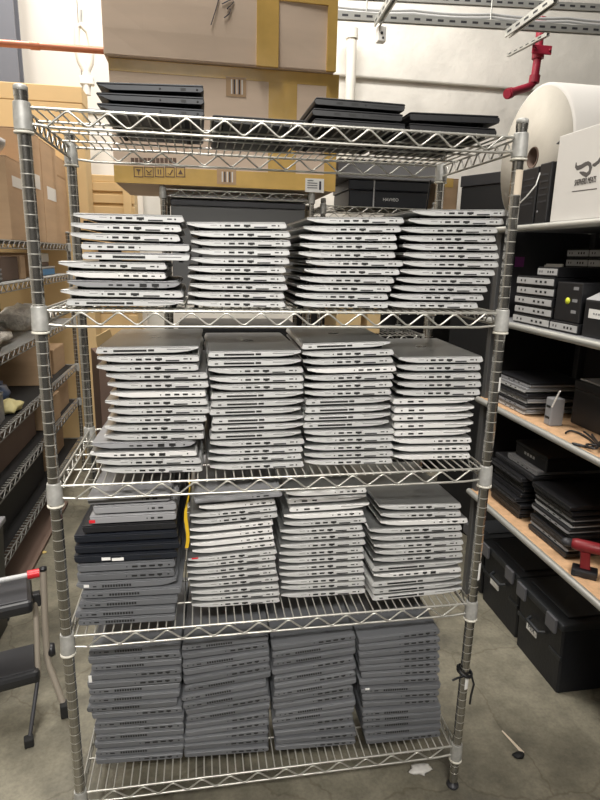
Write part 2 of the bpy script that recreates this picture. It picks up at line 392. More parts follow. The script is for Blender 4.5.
def port_obj(name, w, u0, u1, v0, v1, parent, dark):
    vm, vh = (v0+v1)/2, (v1-v0)/2*(1.1 if name == 'docking_port' else 1.25 if name in ('vent', 'card_slot') else 1.5)
    vm = .0060+(vm-.0042)*1.15; v0, v1 = vm-vh, vm+vh; key = (name, w, u0, u1, v0, v1)
    if key not in PORTMESH:
        a = MB(); m_ = PORTM
        if name == 'vent':
            n = 11 if (u1-u0) < .4 and dark else 26
            for i in range(n):
                x0 = (u0+(u1-u0)*i/n)*w; x1 = (u0+(u1-u0)*(i+.72)/n)*w
                a.box((x0, -.0004, v0), (x1, .002, v1))
            if n == 26: a.box((u0*w, -.0002, v0+.0004), (u1*w, .002, v1-.0004))
        elif name == 'network_port':
            um = (u0+u1)/2*w; h = (u1-u0)*w
            a.box((u0*w, -.0004, v0+.0012), (u1*w, .002, v1)); a.box((um-h*.22, -.0004, v0-.0003), (um+h*.22, .002, v0+.0012))
        elif name in ('audio_jack', 'power_jack'):
            um = (u0+u1)/2*w; vm = (v0+v1)/2; r = (v1-v0)/2
            a.lathe([(0, -.0004), (r, -.0004), (r, .002)], 10, (um, 0, vm), 'y')
        elif name == 'display_port':
            t = (u1-u0)*w*.12
            a.prism([(u0*w, v1), (u0*w, v0+.0010), (u0*w+t, v0), (u1*w-t, v0), (u1*w, v0+.0010), (u1*w, v1)], -.0004, .002)
        else: a.box((u0*w, -.0004, v0), (u1*w, .002, v1))
        if name == 'card_slot': m_ = PORTM if dark else GROOVE
        PORTMESH[key] = a.mesh(name, m_)
    return child(name, PORTMESH[key], parent)
def make_laptop(k):
    w, bk, lk, bm_, lm_, ports, mirrored = KIND[k]
    root = thing('laptop', None, 'laptop')
    bp_ = base_profile(w, bk); lp_ = lid_profile(w, lk)
    if mirrored: bp_ = [(w-u, h) for u, h in bp_][::-1]; lp_ = [(w-u, h) for u, h in lp_][::-1]
    bo = MB().prism(bp_, 0, D0, .0012).build('base', bm_, root)
    lo = MB().prism(lp_, .0006, D0-.0006, .0010).build('lid', [lm_, LID_TOP_SHADED] if lm_ in (SILVER_LID, SILVER_B) else lm_, root)
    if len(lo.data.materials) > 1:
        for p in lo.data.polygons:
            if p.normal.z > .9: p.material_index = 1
    hx = .012 if mirrored else w-.012                                    # hinge barrel in the gap
    MB().tube([(hx, .03, .0160), (hx, D0-.03, .0160)], .0026, 8).build('hinge', BLACKP, root)
    for u0, u1 in ((.07, .11), (.80, .86)):
        if mirrored: u0, u1 = 1-u1, 1-u0
        MB().box((u0*w, .02, 0), (u1*w, D0-.02, .0052), bev=.0006).build('rubber_foot', RUBBER, bo)
    for p in ports: port_obj(p[0], w, *p[1:], bo, bm_ not in (SILVER, SILVER_B))
    return root
USED = set()
ORD = ['topmost', 'second', 'third', 'fourth', 'fifth', 'sixth', 'seventh', 'eighth', 'ninth', 'tenth', 'eleventh', 'twelfth', 'thirteenth', 'fourteenth', 'fifteenth', 'sixteenth', 'seventeenth']
LOOK = {'R': 'silver laptop with ports', 'V': 'silver laptop with long vent', 'H': 'pale laptop with ports at right', 'L': 'pale laptop with ports at left',
        'M': 'pale laptop with small ports', 'r': 'reversed silver laptop', 'v': 'silver laptop with dotted vent', 'G': 'rounded steel grey laptop',
        'Y': 'silver laptop with many ports', 'S': 'slate laptop with ports at right', 's': 'slate laptop with square vents', 'q': 'rounded slate laptop',
        'g': 'medium grey laptop', 'K': 'thick black laptop', 'N': 'navy black laptop', 'T': 'navy black laptop', 'B': 'black laptop', 'b': 'black laptop'}
STK = ['leftmost', 'left-middle', 'right-middle', 'rightmost']
SHELF = {'A': 'second shelf', 'B': 'third shelf', 'C': 'fourth shelf', 'D': 'lowest shelf'}
def place(k, PL, PR, thick, label, group, dy=0.):
    if k in PROTO: r = copy_tree(PROTO[k])
    else: r = PROTO[k] = make_laptop(k)
    w = KIND[k][0]; d = PR-PL; dxy = math.hypot(d.x, d.y)
    r.location = PL + Vector((0, dy, 0))
    r.rotation_euler = (0, -math.atan2(d.z, dxy), math.atan2(d.y, d.x))
    r.scale = (d.length/w, 1., thick/T0)
    tag(r, label, 'laptop', group)
    return r
def stack(shelf, idx, yfront, yaw, kinds, LR, topL, topR, labf, group, bow=0.):
    n = len(kinds); surf = ZS[shelf]+.0224
    x0 = sum(p[0] for p in LR)/n; x1 = sum(p[1] for p in LR)/n
    p0 = on_z(LR[-1][0], 0, surf) if False else Vector((0, yfront, surf))
    nrm = Vector((-math.sin(yaw), math.cos(yaw), 0))
    # plane through the bottom left corner
    A = on_y(LR[-1][0], 500, yfront); p0 = Vector((A.x, yfront, surf))
    TL = on_plane(*topL, p0, nrm); TR = on_plane(*topR, p0, nrm)
    out = []
    def bottom_pix(P):                                                   # image height of the stack bottom below a top corner
        return pix(Vector((P.x, P.y, surf)))[1]
    yBL, yBR = bottom_pix(TL), bottom_pix(TR)
    for i in range(n):                                                   # i = 0 is the topmost
        f0 = (n-1-i)/n                                                   # bottom of this laptop as a fraction of the stack height
        fL = f0-bow*math.sin(PI*f0); fR = f0+bow*math.sin(PI*f0); yl = yBL+(topL[1]-yBL)*fL; yr = yBR+(topR[1]-yBR)*fR
        l, r = LR[i]
        PL = on_plane(l, yl, p0, nrm); PR = on_plane(r, yr, p0, nrm)
        zl = surf+(TL.z-surf)*fL; zr = surf+(TR.z-surf)*fR
        sl = (zr-zl)/max(.05, (TR.x-TL.x))
        PL.z = zl+(PL.x-TL.x)*sl; PR.z = zl+(PR.x-TL.x)*sl
        pitch = min(TL.z-surf, TR.z-surf)/n
        dy = random.uniform(-.004, .004) if i < n-1 else 0
        out.append(place(kinds[i], PL, PR, pitch*(.985-abs(bow)*2.6), labf(i, n, kinds[i]), group, dy))
    return out
def zl(ox, oy, s, pairs): return [(ox+a/s, ox+b_/s) for a, b_ in pairs]
def labeller(shelf, idx):
    def f(i, n, k):
        pos = ('topmost' if i == 0 else 'bottom' if i == n-1 else ORD[i]+' from top')
        return f'{LOOK[k]}, {pos}, {STK[idx]} stack, {SHELF[shelf]}'
    return f
STACKS = {}
def row(shelf, idx, yf, yawd, kinds, LR, tL, tR, bow=0.):
    STACKS[shelf, idx] = stack(shelf, idx, yf-{'A': 0, 'B': .020, 'C': .014, 'D': .010}[shelf], math.radians(yawd), kinds, LR, tL, tR, labeller(shelf, idx), 'laptops stacked on the '+SHELF[shelf], bow)

# second shelf down
row('A', 0, .020, 0, 'RRRrvRMGRV', zl(50, 200, 4, [(95, 538), (85, 528), (82, 522), (125, 560), (128, 560), (35, 468), (68, 465), (70, 520), (45, 535), (65, 535)]), (73, 212.5), (184, 215))
row('A', 1, .022, 0, 'RRRRRRRRRR', zl(180, 200, 5, [(35, 535), (52, 552), (55, 555), (57, 550), (55, 550), (40, 530), (40, 528), (50, 540), (38, 525), (38, 528)]), (187, 221.5), (287, 221.5))
row('A', 2, .026, 0, 'RRRRRRRRRRR', zl(280, 200, 5, [(135, 622), (118, 606), (98, 588), (98, 585), (92, 580), (130, 615), (120, 597), (100, 570), (85, 556), (75, 543), (72, 540)]), (307, 217), (404, 216.5))
row('A', 3, .030, 0, 'RRRRRRRRRRRR', zl(385, 200, 4.444, [(120, 545), (105, 530), (70, 502), (65, 492), (78, 502), (78, 505), (75, 503), (65, 487), (50, 470), (38, 455), (22, 437), (-5, 413)]), (412, 209.5), (507, 209))
# third shelf down
row('B', 0, .062, -2.2, 'VRRRRMRRRRRGYRR', zl(80, 320, 4.286, [(68, 508), (75, 512), (72, 508), (112, 548), (118, 553), (130, 540), (108, 548), (122, 555), (118, 543), (105, 532), (105, 532), (50, 493), (45, 502), (70, 520), (92, 525)]), (96, 347), (198, 345.5))
row('B', 1, .055, 1.0, 'VVRRRVVVVVVRRRR', zl(195, 320, 5, [(65, 530), (63, 530), (68, 543), (72, 543), (78, 543), (78, 543), (80, 543), (72, 530), (85, 543), (82, 543), (75, 530), (75, 548), (70, 540), (65, 535), (75, 545)]), (208, 351), (302, 350))
row('B', 2, .066, -1.6, 'VRRMRRRVVVVRRRRR', zl(290, 320, 5, [(60, 505), (62, 520), (65, 518), (85, 530), (75, 520), (70, 515), (75, 510), (78, 508), (75, 503), (70, 500), (65, 495), (70, 520), (80, 520), (72, 515), (70, 515), (75, 512)]), (302, 343.5), (391.5, 340.5))
row('B', 3, .080, -2.5, 'RRRRRLLLLLMMM', zl(380, 330, 5, [(90, 512), (88, 505), (82, 503), (85, 505), (80, 500), (65, 475), (67, 467), (62, 465), (68, 465), (72, 455), (65, 460), (65, 455), (65, 450)]), (398, 356.5), (482, 355.5))
# fourth shelf down
row('C', 0, .038, -2.4, 'ggKKNNNSSqqsss'[:0]+'gggKNNNSSqssss', zl(60, 480, 4.286, [(120, 475), (145, 500), (130, 500), (95, 500), (60, 505), (65, 515), (62, 505), (75, 495), (75, 492), (70, 500), (90, 520), (82, 505), (65, 495), (78, 495)]), (82, 497), (178, 492))
row('C', 1, .076, -.4, 'gHRRHHHHRRRRRRRR', zl(180, 480, 5.4545, [(80, 560), (105, 520), (55, 530), (62, 535), (55, 510), (55, 508), (60, 515), (68, 520), (45, 530), (40, 525), (40, 525), (45, 530), (55, 540), (60, 540), (65, 545), (65, 545)]), (192, 498), (279, 491), .012)
row('C', 2, .088, -.6, 'HLLHRRRRRRRRRRR', zl(270, 480, 5.4545, [(85, 525), (95, 525), (105, 540), (75, 510), (75, 525), (55, 505), (65, 520), (55, 520), (50, 510), (50, 513), (50, 510), (50, 515), (62, 515), (60, 518), (60, 520)]), (284, 491), (366, 486.5))
row('C', 3, .046, 2.0, 'RRHRRRRRVYVVV', zl(355, 470, 4.615, [(110, 490), (115, 487), (115, 518), (65, 492), (72, 495), (85, 498), (92, 498), (85, 500), (80, 495), (85, 490), (75, 485), (80, 490), (80, 492)]), (378, 504.5), (461, 503))
# lowest shelf
row('D', 0, .082, -3.0, 'sSsSSsssSsSsSsS', zl(75, 630, 5, [(70, 530), (68, 530), (80, 535), (78, 535), (65, 535), (68, 525), (68, 525), (60, 512), (85, 538), (100, 545), (98, 545), (102, 545), (98, 548), (103, 545), (105, 540)]), (89, 649), (181, 642))
row('D', 1, .072, -3.0, 'sSsSSsssSsSSSSS', zl(175, 630, 5.333, [(38, 500), (42, 500), (42, 505), (48, 510), (50, 512), (52, 515), (38, 490), (45, 500), (60, 512), (65, 510), (60, 505), (58, 505), (52, 502), (50, 500), (50, 500)]), (183, 643), (268.5, 634), .032)
row('D', 2, .060, -2.5, 'SssSsSsSSssSSSS', zl(260, 620, 5.333, [(65, 510), (65, 510), (70, 512), (65, 505), (75, 512), (78, 512), (75, 515), (72, 500), (72, 500), (82, 512), (68, 505), (70, 500), (78, 508), (85, 515), (80, 510)]), (272.5, 644), (355.5, 633), .022)
row('D', 3, .044, -1.0, 'SSSSSSSsSSssssS', zl(345, 610, 4.615, [(62, 437), (62, 437), (62, 437), (65, 435), (65, 437), (75, 440), (65, 435), (72, 440), (78, 435), (80, 432), (75, 438), (80, 442), (80, 442), (88, 442), (95, 440)]), (359, 638), (438.5, 627), -.022)
# top shelf
def lab_top(txt):
    return lambda i, n, k: f'{LOOK[k]}, {"topmost" if i == 0 else "bottom" if i == n-1 else "middle"} in {txt} on top shelf'
def trow(key, yf, yawd, kinds, LR, tL, tR, txt):
    STACKS['T', key] = stack('T', 0, yf, math.radians(yawd), kinds, LR, tL, tR, lab_top(txt), 'laptops on the top shelf')
trow(0, .03, 0, 'TTT', [(98.5, 204), (98.5, 204.5), (99, 204.5)], (98.5, 81), (204, 82.5), 'left stack')
trow(1, .045, 0, 'BBB', [(314, 404.5), (312, 403), (313, 405)], (314, 96), (404.5, 104), 'three-high stack beside the cartons')
trow(2, .045, 0, 'bb', [(409, 499.5), (409, 496.5)], (409, 111.5), (499, 113.5), 'two-high stack by right post')
# single flat laptop in the gap between the stacks
def single(px0, px1, yf, k, lab, dz=.0226, th=.0195):
    A = on_y(px0, 125, yf); B_ = on_y(px1, 128, yf); s = ZS['T']+dz
    return place(k, Vector((A.x, yf, s)), Vector((B_.x, yf, s)), th, lab, 'laptops on the top shelf')
single(213, 309, .075, 'K', 'single thick black laptop lying flat beside left navy stack on top shelf')
# markings on particular laptops
def mark(o, name, u0, u1, v0, v1, m_, lab=None):
    k = MB().box((u0, -.0008, v0), (u1, .0006, v1)).build(name, m_, o)
    if lab: k['label'] = lab
    return k
mark(STACKS['C', 0][2], 'tag', -.002, .014, .006, .012, REDP, 'red tag')
mark(STACKS['C', 0][6], 'torn_sticker', .062, .082, .007, .013, WHITE, 'white torn sticker'); mark(STACKS['C', 0][6], 'torn_sticker', .085, .112, .005, .011, WHITE, 'white torn sticker')
mark(STACKS['C', 0][9], 'sticker', .018, .030, .009, .0150, WHITE, 'white sticker')
mark(STACKS['C', 1][8], 'sticker', .010, .026, .0155, .0192, REDP, 'red sticker')
mark(STACKS['D', 0][3], 'paper_tag', -.004, .004, .000, .016, WHITE, 'white paper tag')
mark(STACKS['D', 3][7], 'sticker', .012, .024, .014, .019, WHITE, 'white sticker')
LG = MB().lathe([(0, 0), (.013, 0), (.0145, .0003), (.0145, 0)], 24); LGM = LG.mesh('logo', LOGO)
for key in (('B', 0), ('B', 1), ('B', 2), ('B', 3), ('C', 3)):
    o = STACKS[key][0]; lid = [c for c in o.children if c.name.startswith('lid')][0]
    g = child('logo', LGM, lid, (KIND['R'][0]*.5, D0*.5, .0194)); g['label'] = 'round mirror emblem'
# yellow strap hanging between the dark and silver stacks
A = on_y(188.5, 474, .06); Bq = on_y(186, 548, .06)
pts = [A+(Bq-A)*t+Vector((.004*math.sin(9*t), 0, 0)) for t in [i/10 for i in range(11)]]
a = MB(); vs = []
for i, p in enumerate(pts):
    w = .0016+.0026*min(1, max(0, (i-3)/3))
    for dx, dy in ((-w, -.0008), (w, -.0008), (w, .0008), (-w, .0008)): vs.append(p+Vector((dx, dy, 0)))
fs = [(4*i+j, 4*i+(j+1) % 4, 4*i+4+(j+1) % 4, 4*i+4+j) for i in range(10) for j in range(4)]+[(3, 2, 1, 0), (40, 41, 42, 43)]
a.add(vs, fs); tag(a.build('strap', YELLOW), 'yellow strap hanging from a wire shelf beside the mixed dark laptop stack', 'strap')
#@@BG0
# ------------------------------------------------------------------ behind: wire rack with two big taped cartons
BY = 1.70
br = thing('wire_shelving_rack', 'grey wire rack standing behind the loaded one under the two big cartons', 'shelving rack', (.166, BY, 0))
wire_rack(br, .722, .46, [.15, .70, 1.25, 1.788], 1.8125, step=.03, longs=2, simple=True)
MB().box((.03, .02, .004), (.70, .44, .0165), bev=.002).build('dark_shelf_sheet', GREYP, br, (0, 0, 1.770))
# cartons (taped)
def carton(label, lo, hi, tapes, material=CARD_G, name='cardboard_carton', group=None, wob=.0):
    base = Vector(((lo[0]+hi[0])/2, (lo[1]+hi[1])/2, lo[2])); r = thing(name, label, 'box', base, 0, group)
    bm = bmesh.new(); bmesh.ops.create_cube(bm, size=1)
    S = [hi[i]-lo[i] for i in range(3)]
    for v in bm.verts: v.co = Vector((v.co.x*S[0], v.co.y*S[1], (v.co.z+.5)*S[2]))
    bmesh.ops.subdivide_edges(bm, edges=bm.edges[:], cuts=5, use_grid_fill=True)
    for v in bm.verts:
        if wob and 0 < v.co.z < S[2]:
            q = (1-abs(2*v.co.x/S[0])**2)*(1-abs(2*v.co.z/S[2]-1)**2); v.co.y -= wob*q
    bmesh.ops.bevel(bm, geom=[e for e in bm.edges if len(e.link_faces) == 2 and e.calc_face_angle(0) > 1], offset=.006, segments=2, affect='EDGES')
    me = bpy.data.meshes.new('body'); bm.to_mesh(me); bm.free(); me.materials.append(material)
    child('body', me, r)
    for t in tapes:                                                     # (x0,x1,z0,z1) on the front face, metres from lower left
        a = MB(); y = -S[1]/2-wob-.0012; a.box((-S[0]/2+t[0], y, t[2]), (-S[0]/2+t[1], -S[1]/2+.002, t[3]), bev=.0005)
        a.build('packing_tape', TAPE, r)
    return r, S
c1, s1 = carton('large cardboard carton with brown tape and printed pictograms, lower of the two on back rack', (-.05, BY-.03, 1.823), (1.0, BY+.60, 2.345),
    [(0, 1.05, .47, .522), (0, 1.05, 0, .075), (.715, .85, .075, .47), (.99, 1.05, .075, .47)])
F1 = -s1[1]/2-.0016
def flat(parent, name, m_, x0, x1, z0, z1, y, lab=None, t=.001):
    o = MB().box((x0, y-t, z0), (x1, y, z1)).build(name, m_, parent)
    if lab: o['label'] = lab
    return o
X0 = -s1[0]/2
def pc(px, py): p = on_y(px, py, BY-.03); return p.x-.475, p.z-1.823
for (ax, ay, bx, by) in ((226, 78, 246, 96), (217, 170, 236, 184)):
    xa, za = pc(ax, by); xb, zb = pc(bx, ay); flat(c1, 'warehouse_label', CARD, xa, xb, za, zb, F1+.0003)
    for k in range(5):
        xx = xa+(xb-xa)*(.25+.13*k); flat(c1, 'bar_mark', INK if k % 2 else WHITE, xx, xx+.006, za+.01, zb-.01, F1-.0007)
xa, za = pc(305, 192); xb, zb = pc(324, 179); flat(c1, 'shipping_label', WHITE, xa, xb, za, zb, F1-.0004, 'white shipping label')
for k in range(4): flat(c1, 'print_line', INK, xa+.01, xa+.01+(.05 if k else .03), zb-.012-.011*k, zb-.009-.011*k, F1-.0014)
flat(c1, 'print_line', INK, xb-.024, xb-.014, za+.012, zb-.012, F1-.0014)
# pictogram row and text line on the lower carton
for i in range(5):
    xa, za = pc(134+i*10.5, 177); xb, zb = pc(143+i*10.5, 167)
    a = MB(); t = .0035; y0, y1 = F1-.0008, F1+.001
    for q in ((xa, xb, za, za+t), (xa, xb, zb-t, zb), (xa, xa+t, za, zb), (xb-t, xb, za, zb)): a.box((q[0], y0, q[2]), (q[1], y1, q[3]))
    xm, zm = (xa+xb)/2, (za+zb)/2
    if i == 0: a.prism([(xm-.011, zm+.012), (xm+.011, zm+.012), (xm, zm-.002)], y0, y1); a.box((xm-.002, y0, zm-.012), (xm+.002, y1, zm))
    elif i == 1:
        a.tube([(xm-.012, y0, zm+.008), (xm, y0, zm-.004), (xm+.012, y0, zm+.008)], .0022, 6); a.box((xm-.010, y0, zm-.012), (xm+.010, y1, zm-.009))
    elif i == 2: a.box((xm-.008, y0, zm-.011), (xm-.003, y1, zm+.011)); a.box((xm+.003, y0, zm-.011), (xm+.008, y1, zm+.011))
    elif i == 3: a.tube([(xm-.01, y0, zm-.006), (xm, y0, zm-.012), (xm+.012, y0, zm+.01)], .0022, 6)
    else: a.prism([(xm-.011, zm-.010), (xm+.011, zm-.010), (xm, zm+.011)], y0, y1)
    a.build('pictogram', CARD_D, c1)
a = MB()
for i in range(11):
    xa, za = pc(131+i*4.2, 163); xb, zb = pc(134.2+i*4.2, 158); a.box((xa, F1-.0008, za), (xb, F1+.001, zb))
o = a.build('printed_text', CARD_D, c1)
c2, s2 = carton('very large cardboard carton with glossy brown tape and handwritten numeral, upper one', (-.065, BY-.055, 2.347), (.975, BY+.60, 3.0),
    [(.25, 1.04, .27, .45), (.67, .77, 0, .27), (.995, 1.04, 0, .27)], wob=.012)
F2 = -s2[1]/2-.0155
def pd(px, py): p = on_y(px, py, BY-.07); return (p.x-.455, F2, p.z-2.347)
for pts in ([(219, -2), (216, 9), (211, 25)], [(222, 4), (232, -1), (234, 2), (227, 9), (231, 9), (229, 14), (224, 18)]):
    MB().tube([pd(*p) for p in pts], .0022, 6).build('handwriting', INK, c2)
# black boxes standing on a second rack to the right
br2 = thing('wire_shelving_rack', 'short grey wire rack behind the loaded one holding a black box', 'shelving rack', (.96, BY+.06, 0))
wire_rack(br2, .60, .46, [.15, .62, 1.08, 1.745], 1.79, step=.03, longs=2, simple=True)
pa = on_y(349, 211, BY+.10); pb = on_y(430, 183, BY+.10)
kb = thing('storage_box', 'black lidded box with white lettering behind the right laptops', 'box', ((pa.x+pb.x)/2, BY+.30, 1.768))
w = pb.x-pa.x; h = .135
MB().box((-w/2, -.19, 0), (w/2, .17, h*.62), bev=.006).build('body', NAVY, kb); MB().box((-w/2-.006, -.196, h*.62), (w/2+.006, .176, h), bev=.006).build('lid', NAVY, kb)
MB().tube([(-w/2+.30*w, -.199, .0), (-w/2+.30*w, -.199, h)], .004, 8).build('elastic_band', GREYL, kb)
child('lettering', text_mesh('HAVVEO', .022, WHITE), kb, (w*.02, -.1925, h*.30), (PI/2, 0, 0))
tp = thing('panel', 'dark grey panel lying on top of the black lidded box', 'panel', ((pa.x+pb.x)/2-.01, BY+.28, 1.768+h+.001))
MB().box((-w/2-.06, -.2, 0), (w/2+.05, .2, .085), bev=.004).build('body', GREYP, tp); MB().box((-w/2-.06, -.2, .0855), (w/2+.05, .2, .092), bev=.002).build('edge_strip', DARKSTEEL, tp)
def simple_box(name, label, cat, lo, hi, m_, lidm=None, rz=0, group=None, lidh=None, bev=.005, extra=None):
    c = Vector(((lo[0]+hi[0])/2, (lo[1]+hi[1])/2, lo[2])); r = thing(name, label, cat, c, rz, group)
    sx, sy, sz = (hi[i]-lo[i] for i in range(3))
    lh = lidh if lidh else sz*.12
    MB().box((-sx/2, -sy/2, 0), (sx/2, sy/2, sz-lh-.0005), bev=bev).build('body', m_, r)
    MB().box((-sx/2-.002, -sy/2-.002, sz-lh), (sx/2+.002, sy/2+.002, sz), bev=min(bev, lh*.4)).build('lid', lidm or m_, r)
    return r, (sx, sy, sz)
def cbox(label, lo, hi, m_=CARD, rz=0, tape=True, name='cardboard_box', group='cardboard boxes on the left rack', lab=None):
    # closed cardboard box: body, two top flaps with a seam, tape strip
    c = Vector(((lo[0]+hi[0])/2, (lo[1]+hi[1])/2, lo[2])); r = thing(name, label, 'box', c, rz, group)
    sx, sy, sz = (hi[i]-lo[i] for i in range(3))
    MB().box((-sx/2, -sy/2, 0), (sx/2, sy/2, sz-.005), bev=.004).build('body', m_, r)
    MB().box((-sx/2, -sy/2, sz-.0046), (-.0015, sy/2, sz), bev=.001).build('flap', m_, r); MB().box((.0015, -sy/2, sz-.0046), (sx/2, sy/2, sz), bev=.001).build('flap', m_, r)
    if tape: MB().box((-.025, -sy/2-.001, sz*.72), (.025, sy/2+.001, sz+.001), bev=.0004).build('packing_tape', TAPE, r)
    if lab:
        o = MB().box((sx/2-.001, -sy*.28, sz*lab), (sx/2+.0012, sy*.30, sz*(lab+.13))).build('paper_label', WHITE, r); o['label'] = 'white paper label'
    return r
# things seen between the shelves in the gap behind the loaded rack
cbox('tan cardboard box standing behind the right back post, just below the top shelf', (pb.x+.058, BY+.12, 1.768), (pb.x+.17, BY+.42, 1.93), CARD, group=None)
cbox('tan box seen under the second shelf behind the right laptops', (1.06, BY+.10, 1.103), (1.20, BY+.40, 1.37), CARD_P, group='tan boxes behind the loaded rack', tape=False)
cbox('small tan box at right of another tan box behind the right laptops', (1.235, BY+.10, 1.103), (1.31, BY+.40, 1.30), CARD_P, group='tan boxes behind the loaded rack', tape=False)
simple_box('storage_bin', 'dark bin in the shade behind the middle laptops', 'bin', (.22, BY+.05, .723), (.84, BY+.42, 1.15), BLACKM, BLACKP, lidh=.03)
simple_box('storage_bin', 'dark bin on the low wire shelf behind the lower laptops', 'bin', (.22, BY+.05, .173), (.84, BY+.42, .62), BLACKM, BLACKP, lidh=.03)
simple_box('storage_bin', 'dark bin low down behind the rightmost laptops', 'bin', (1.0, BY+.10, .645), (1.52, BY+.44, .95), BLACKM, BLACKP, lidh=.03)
simple_box('storage_bin', 'dark bin on the upper back shelf behind the left laptops', 'bin', (.20, BY+.02, 1.273), (.86, BY+.42, 1.765), mat('smoke_plastic', (.10, .10, .10), .4), DARKSTEEL, lidh=.03)
bag = MB()
pb_ = on_y(205, 326, BY-.03)
# tall black cabinet at the far right behind the loaded rack
cab = thing('storage_cabinet', 'tall black cabinet behind the right post of the loaded rack', 'cabinet', (2.0, 1.62, 0), math.radians(24))
MB().box((-.25, -.20, .03), (.25, .22, 1.875), bev=.004).build('carcass', BLACKM, cab); MB().box((-.255, -.215, 1.876), (.255, .225, 1.93), bev=.003).build('top', DARKSTEEL, cab)
for s in (-1, 1):
    d = MB().box((-.248 if s < 0 else .002, -.212, .05), (-.002 if s < 0 else .248, -.2005, 1.86), bev=.002).build('door', NAVY, cab)
    MB().box((-.024 if s < 0 else .014, -.224, .85), (-.014 if s < 0 else .024, -.213, 1.0), bev=.002).build('handle', DARKSTEEL, d)
MB().box((-.24, -.19, 0), (.24, .21, .0295)).build('plinth', BLACKM, cab)
o = MB().box((-.2568, -.150, 1.885), (-.2550, -.125, 1.908)).build('sticker', PINK, cab); o['label'] = 'pink sticker'
sc_ = thing('dark_backdrop', 'added black screen standing behind the right half of the loaded rack', 'backdrop', (1.60, 2.40, 0))  # added backdrop, darkens the view between the shelves
MB().box((-.68, -.012, .06), (.68, .012, 1.72), bev=.003).build('panel', BLACKM, sc_); MB().box((-.69, -.018, 1.7205), (.69, .018, 1.75), bev=.003).build('top_rail', DARKSTEEL, sc_)
for x in (-.6, .6): MB().box((x-.025, -.16, 0), (x+.025, .16, .059), bev=.004).build('foot', DARKSTEEL, sc_)

# ------------------------------------------------------------------ left wire rack along the aisle
LX, LY0, LY1, LD = -.50, 1.02, 2.78, .46
lr = bpy.data.objects.new('wire_shelving_rack', None); COL.objects.link(lr); lr.location = (LX, LY0, 0); lr.rotation_euler = (0, 0, PI/2)
tag(lr, 'long wire rack along the left aisle full of cartons and clutter', 'shelving rack')
LZ = [.225, .505, .745, 1.055, 1.345, 1.53]
wire_rack(lr, LY1-LY0, LD, LZ, 1.62, step=.03, longs=2, simple=True)
WIRE_SHADED = mat('shaded_zinc_wire', (.27, .265, .25), .45, .6)  # darker copy of the wire, the left rack's shade put into its colour
for c in lr.children:
    if c.name.startswith('wire_shelf'): c.data.materials[0] = WIRE_SHADED
def lz(i): return LZ[i]+.0225
for dk in [c for c in lr.children if c.name.startswith('wire_shelf')][:3]: MB().box((.03, .02, .0205), (LY1-LY0-.03, LD-.02, .0222)).build('dark_shelf_sheet', BLACKM, dk)  # added black sheets stand in for shade on the lower shelves
MB().box((.02, LD-.006, .24), (LY1-LY0-.02, LD-.002, 1.0)).build('dark_backing', BLACKM, lr)  # added black backing keeps the rack's shaded interior dark
xf = LX-.02
xf = LX-.02
def yb(px, py=200): return on_x(px, py, xf).y
def zb(px, py): return on_x(px, py, xf).z
zA = zb(15, 160)
cbox('tan carton with white label on left rack top, left of the chrome post', (xf-.38, yb(9), lz(5)), (xf, yb(29), zA), CARD, lab=.66)
cbox('dark brown carton on top of another at the near end of left rack', (xf-.42, yb(1), zb(8, 127)), (xf-.05, yb(15), zb(8, 96)), CARD_D, tape=False)
cbox('tall tan carton with white label just right of the left chrome post', (xf-.42, yb(31.5), lz(5)), (xf, yb(43.6), zb(40, 138)), CARD, lab=.50)
cbox('tall tan carton with white label, second right of the left chrome post', (xf-.42, yb(44.4), lz(5)), (xf, yb(59), zb(46, 143)), CARD, lab=.44)
zD = zb(64, 178)
cbox('narrow tan carton at the far end of the left rack top, lower of two', (xf-.40, yb(60), lz(5)), (xf-.01, yb(69), zD), CARD)
cbox('narrow tan carton on top of another at the far end of left rack', (xf-.40, yb(60.5), zD+.001), (xf-.01, yb(69), zb(64, 160)), CARD, tape=False)
def blob(name, label, cat, c, s, m_, seed, amp=.25, kind=None, group=None, n=3, parent=None):
    rn = random.Random(seed); bm = bmesh.new(); bmesh.ops.create_icosphere(bm, subdivisions=n, radius=1)
    ph = [(rn.uniform(2, 5), rn.uniform(0, 6)) for _ in range(6)]
    for v in bm.verts:
        d = v.co.normalized(); k = 1+amp*(math.sin(d.x*ph[0][0]*2+ph[0][1])*math.sin(d.y*ph[1][0]*2+ph[1][1])+.6*math.sin(d.z*ph[2][0]*3+ph[2][1])*math.sin(d.x*ph[3][0]*4+ph[3][1]))*.6
        z = d.z*k; v.co = Vector((d.x*k*s[0], d.y*k*s[1], max(z, -.75)*s[2]))
    zmin = min(v.co.z for v in bm.verts)
    for v in bm.verts: v.co.z -= zmin
    me = bpy.data.meshes.new(name); bm.to_mesh(me); bm.free(); me.materials.append(m_)
    for p in me.polygons: p.use_smooth = True
    o = bpy.data.objects.new(name, me); COL.objects.link(o); o.location = c
    if parent: o.parent = parent
    if label: tag(o, label, cat, group, kind)
    return o
blob('plastic_bag', 'grey crumpled plastic sheet squeezed between two cartons on left rack', 'bag', (xf-.20, (yb(1)+yb(20))/2, zA+.001), (.18, .20, (zb(8, 127)-zA)/1.9), mat('grey_film', (.45, .45, .45), .3), 31, .15)
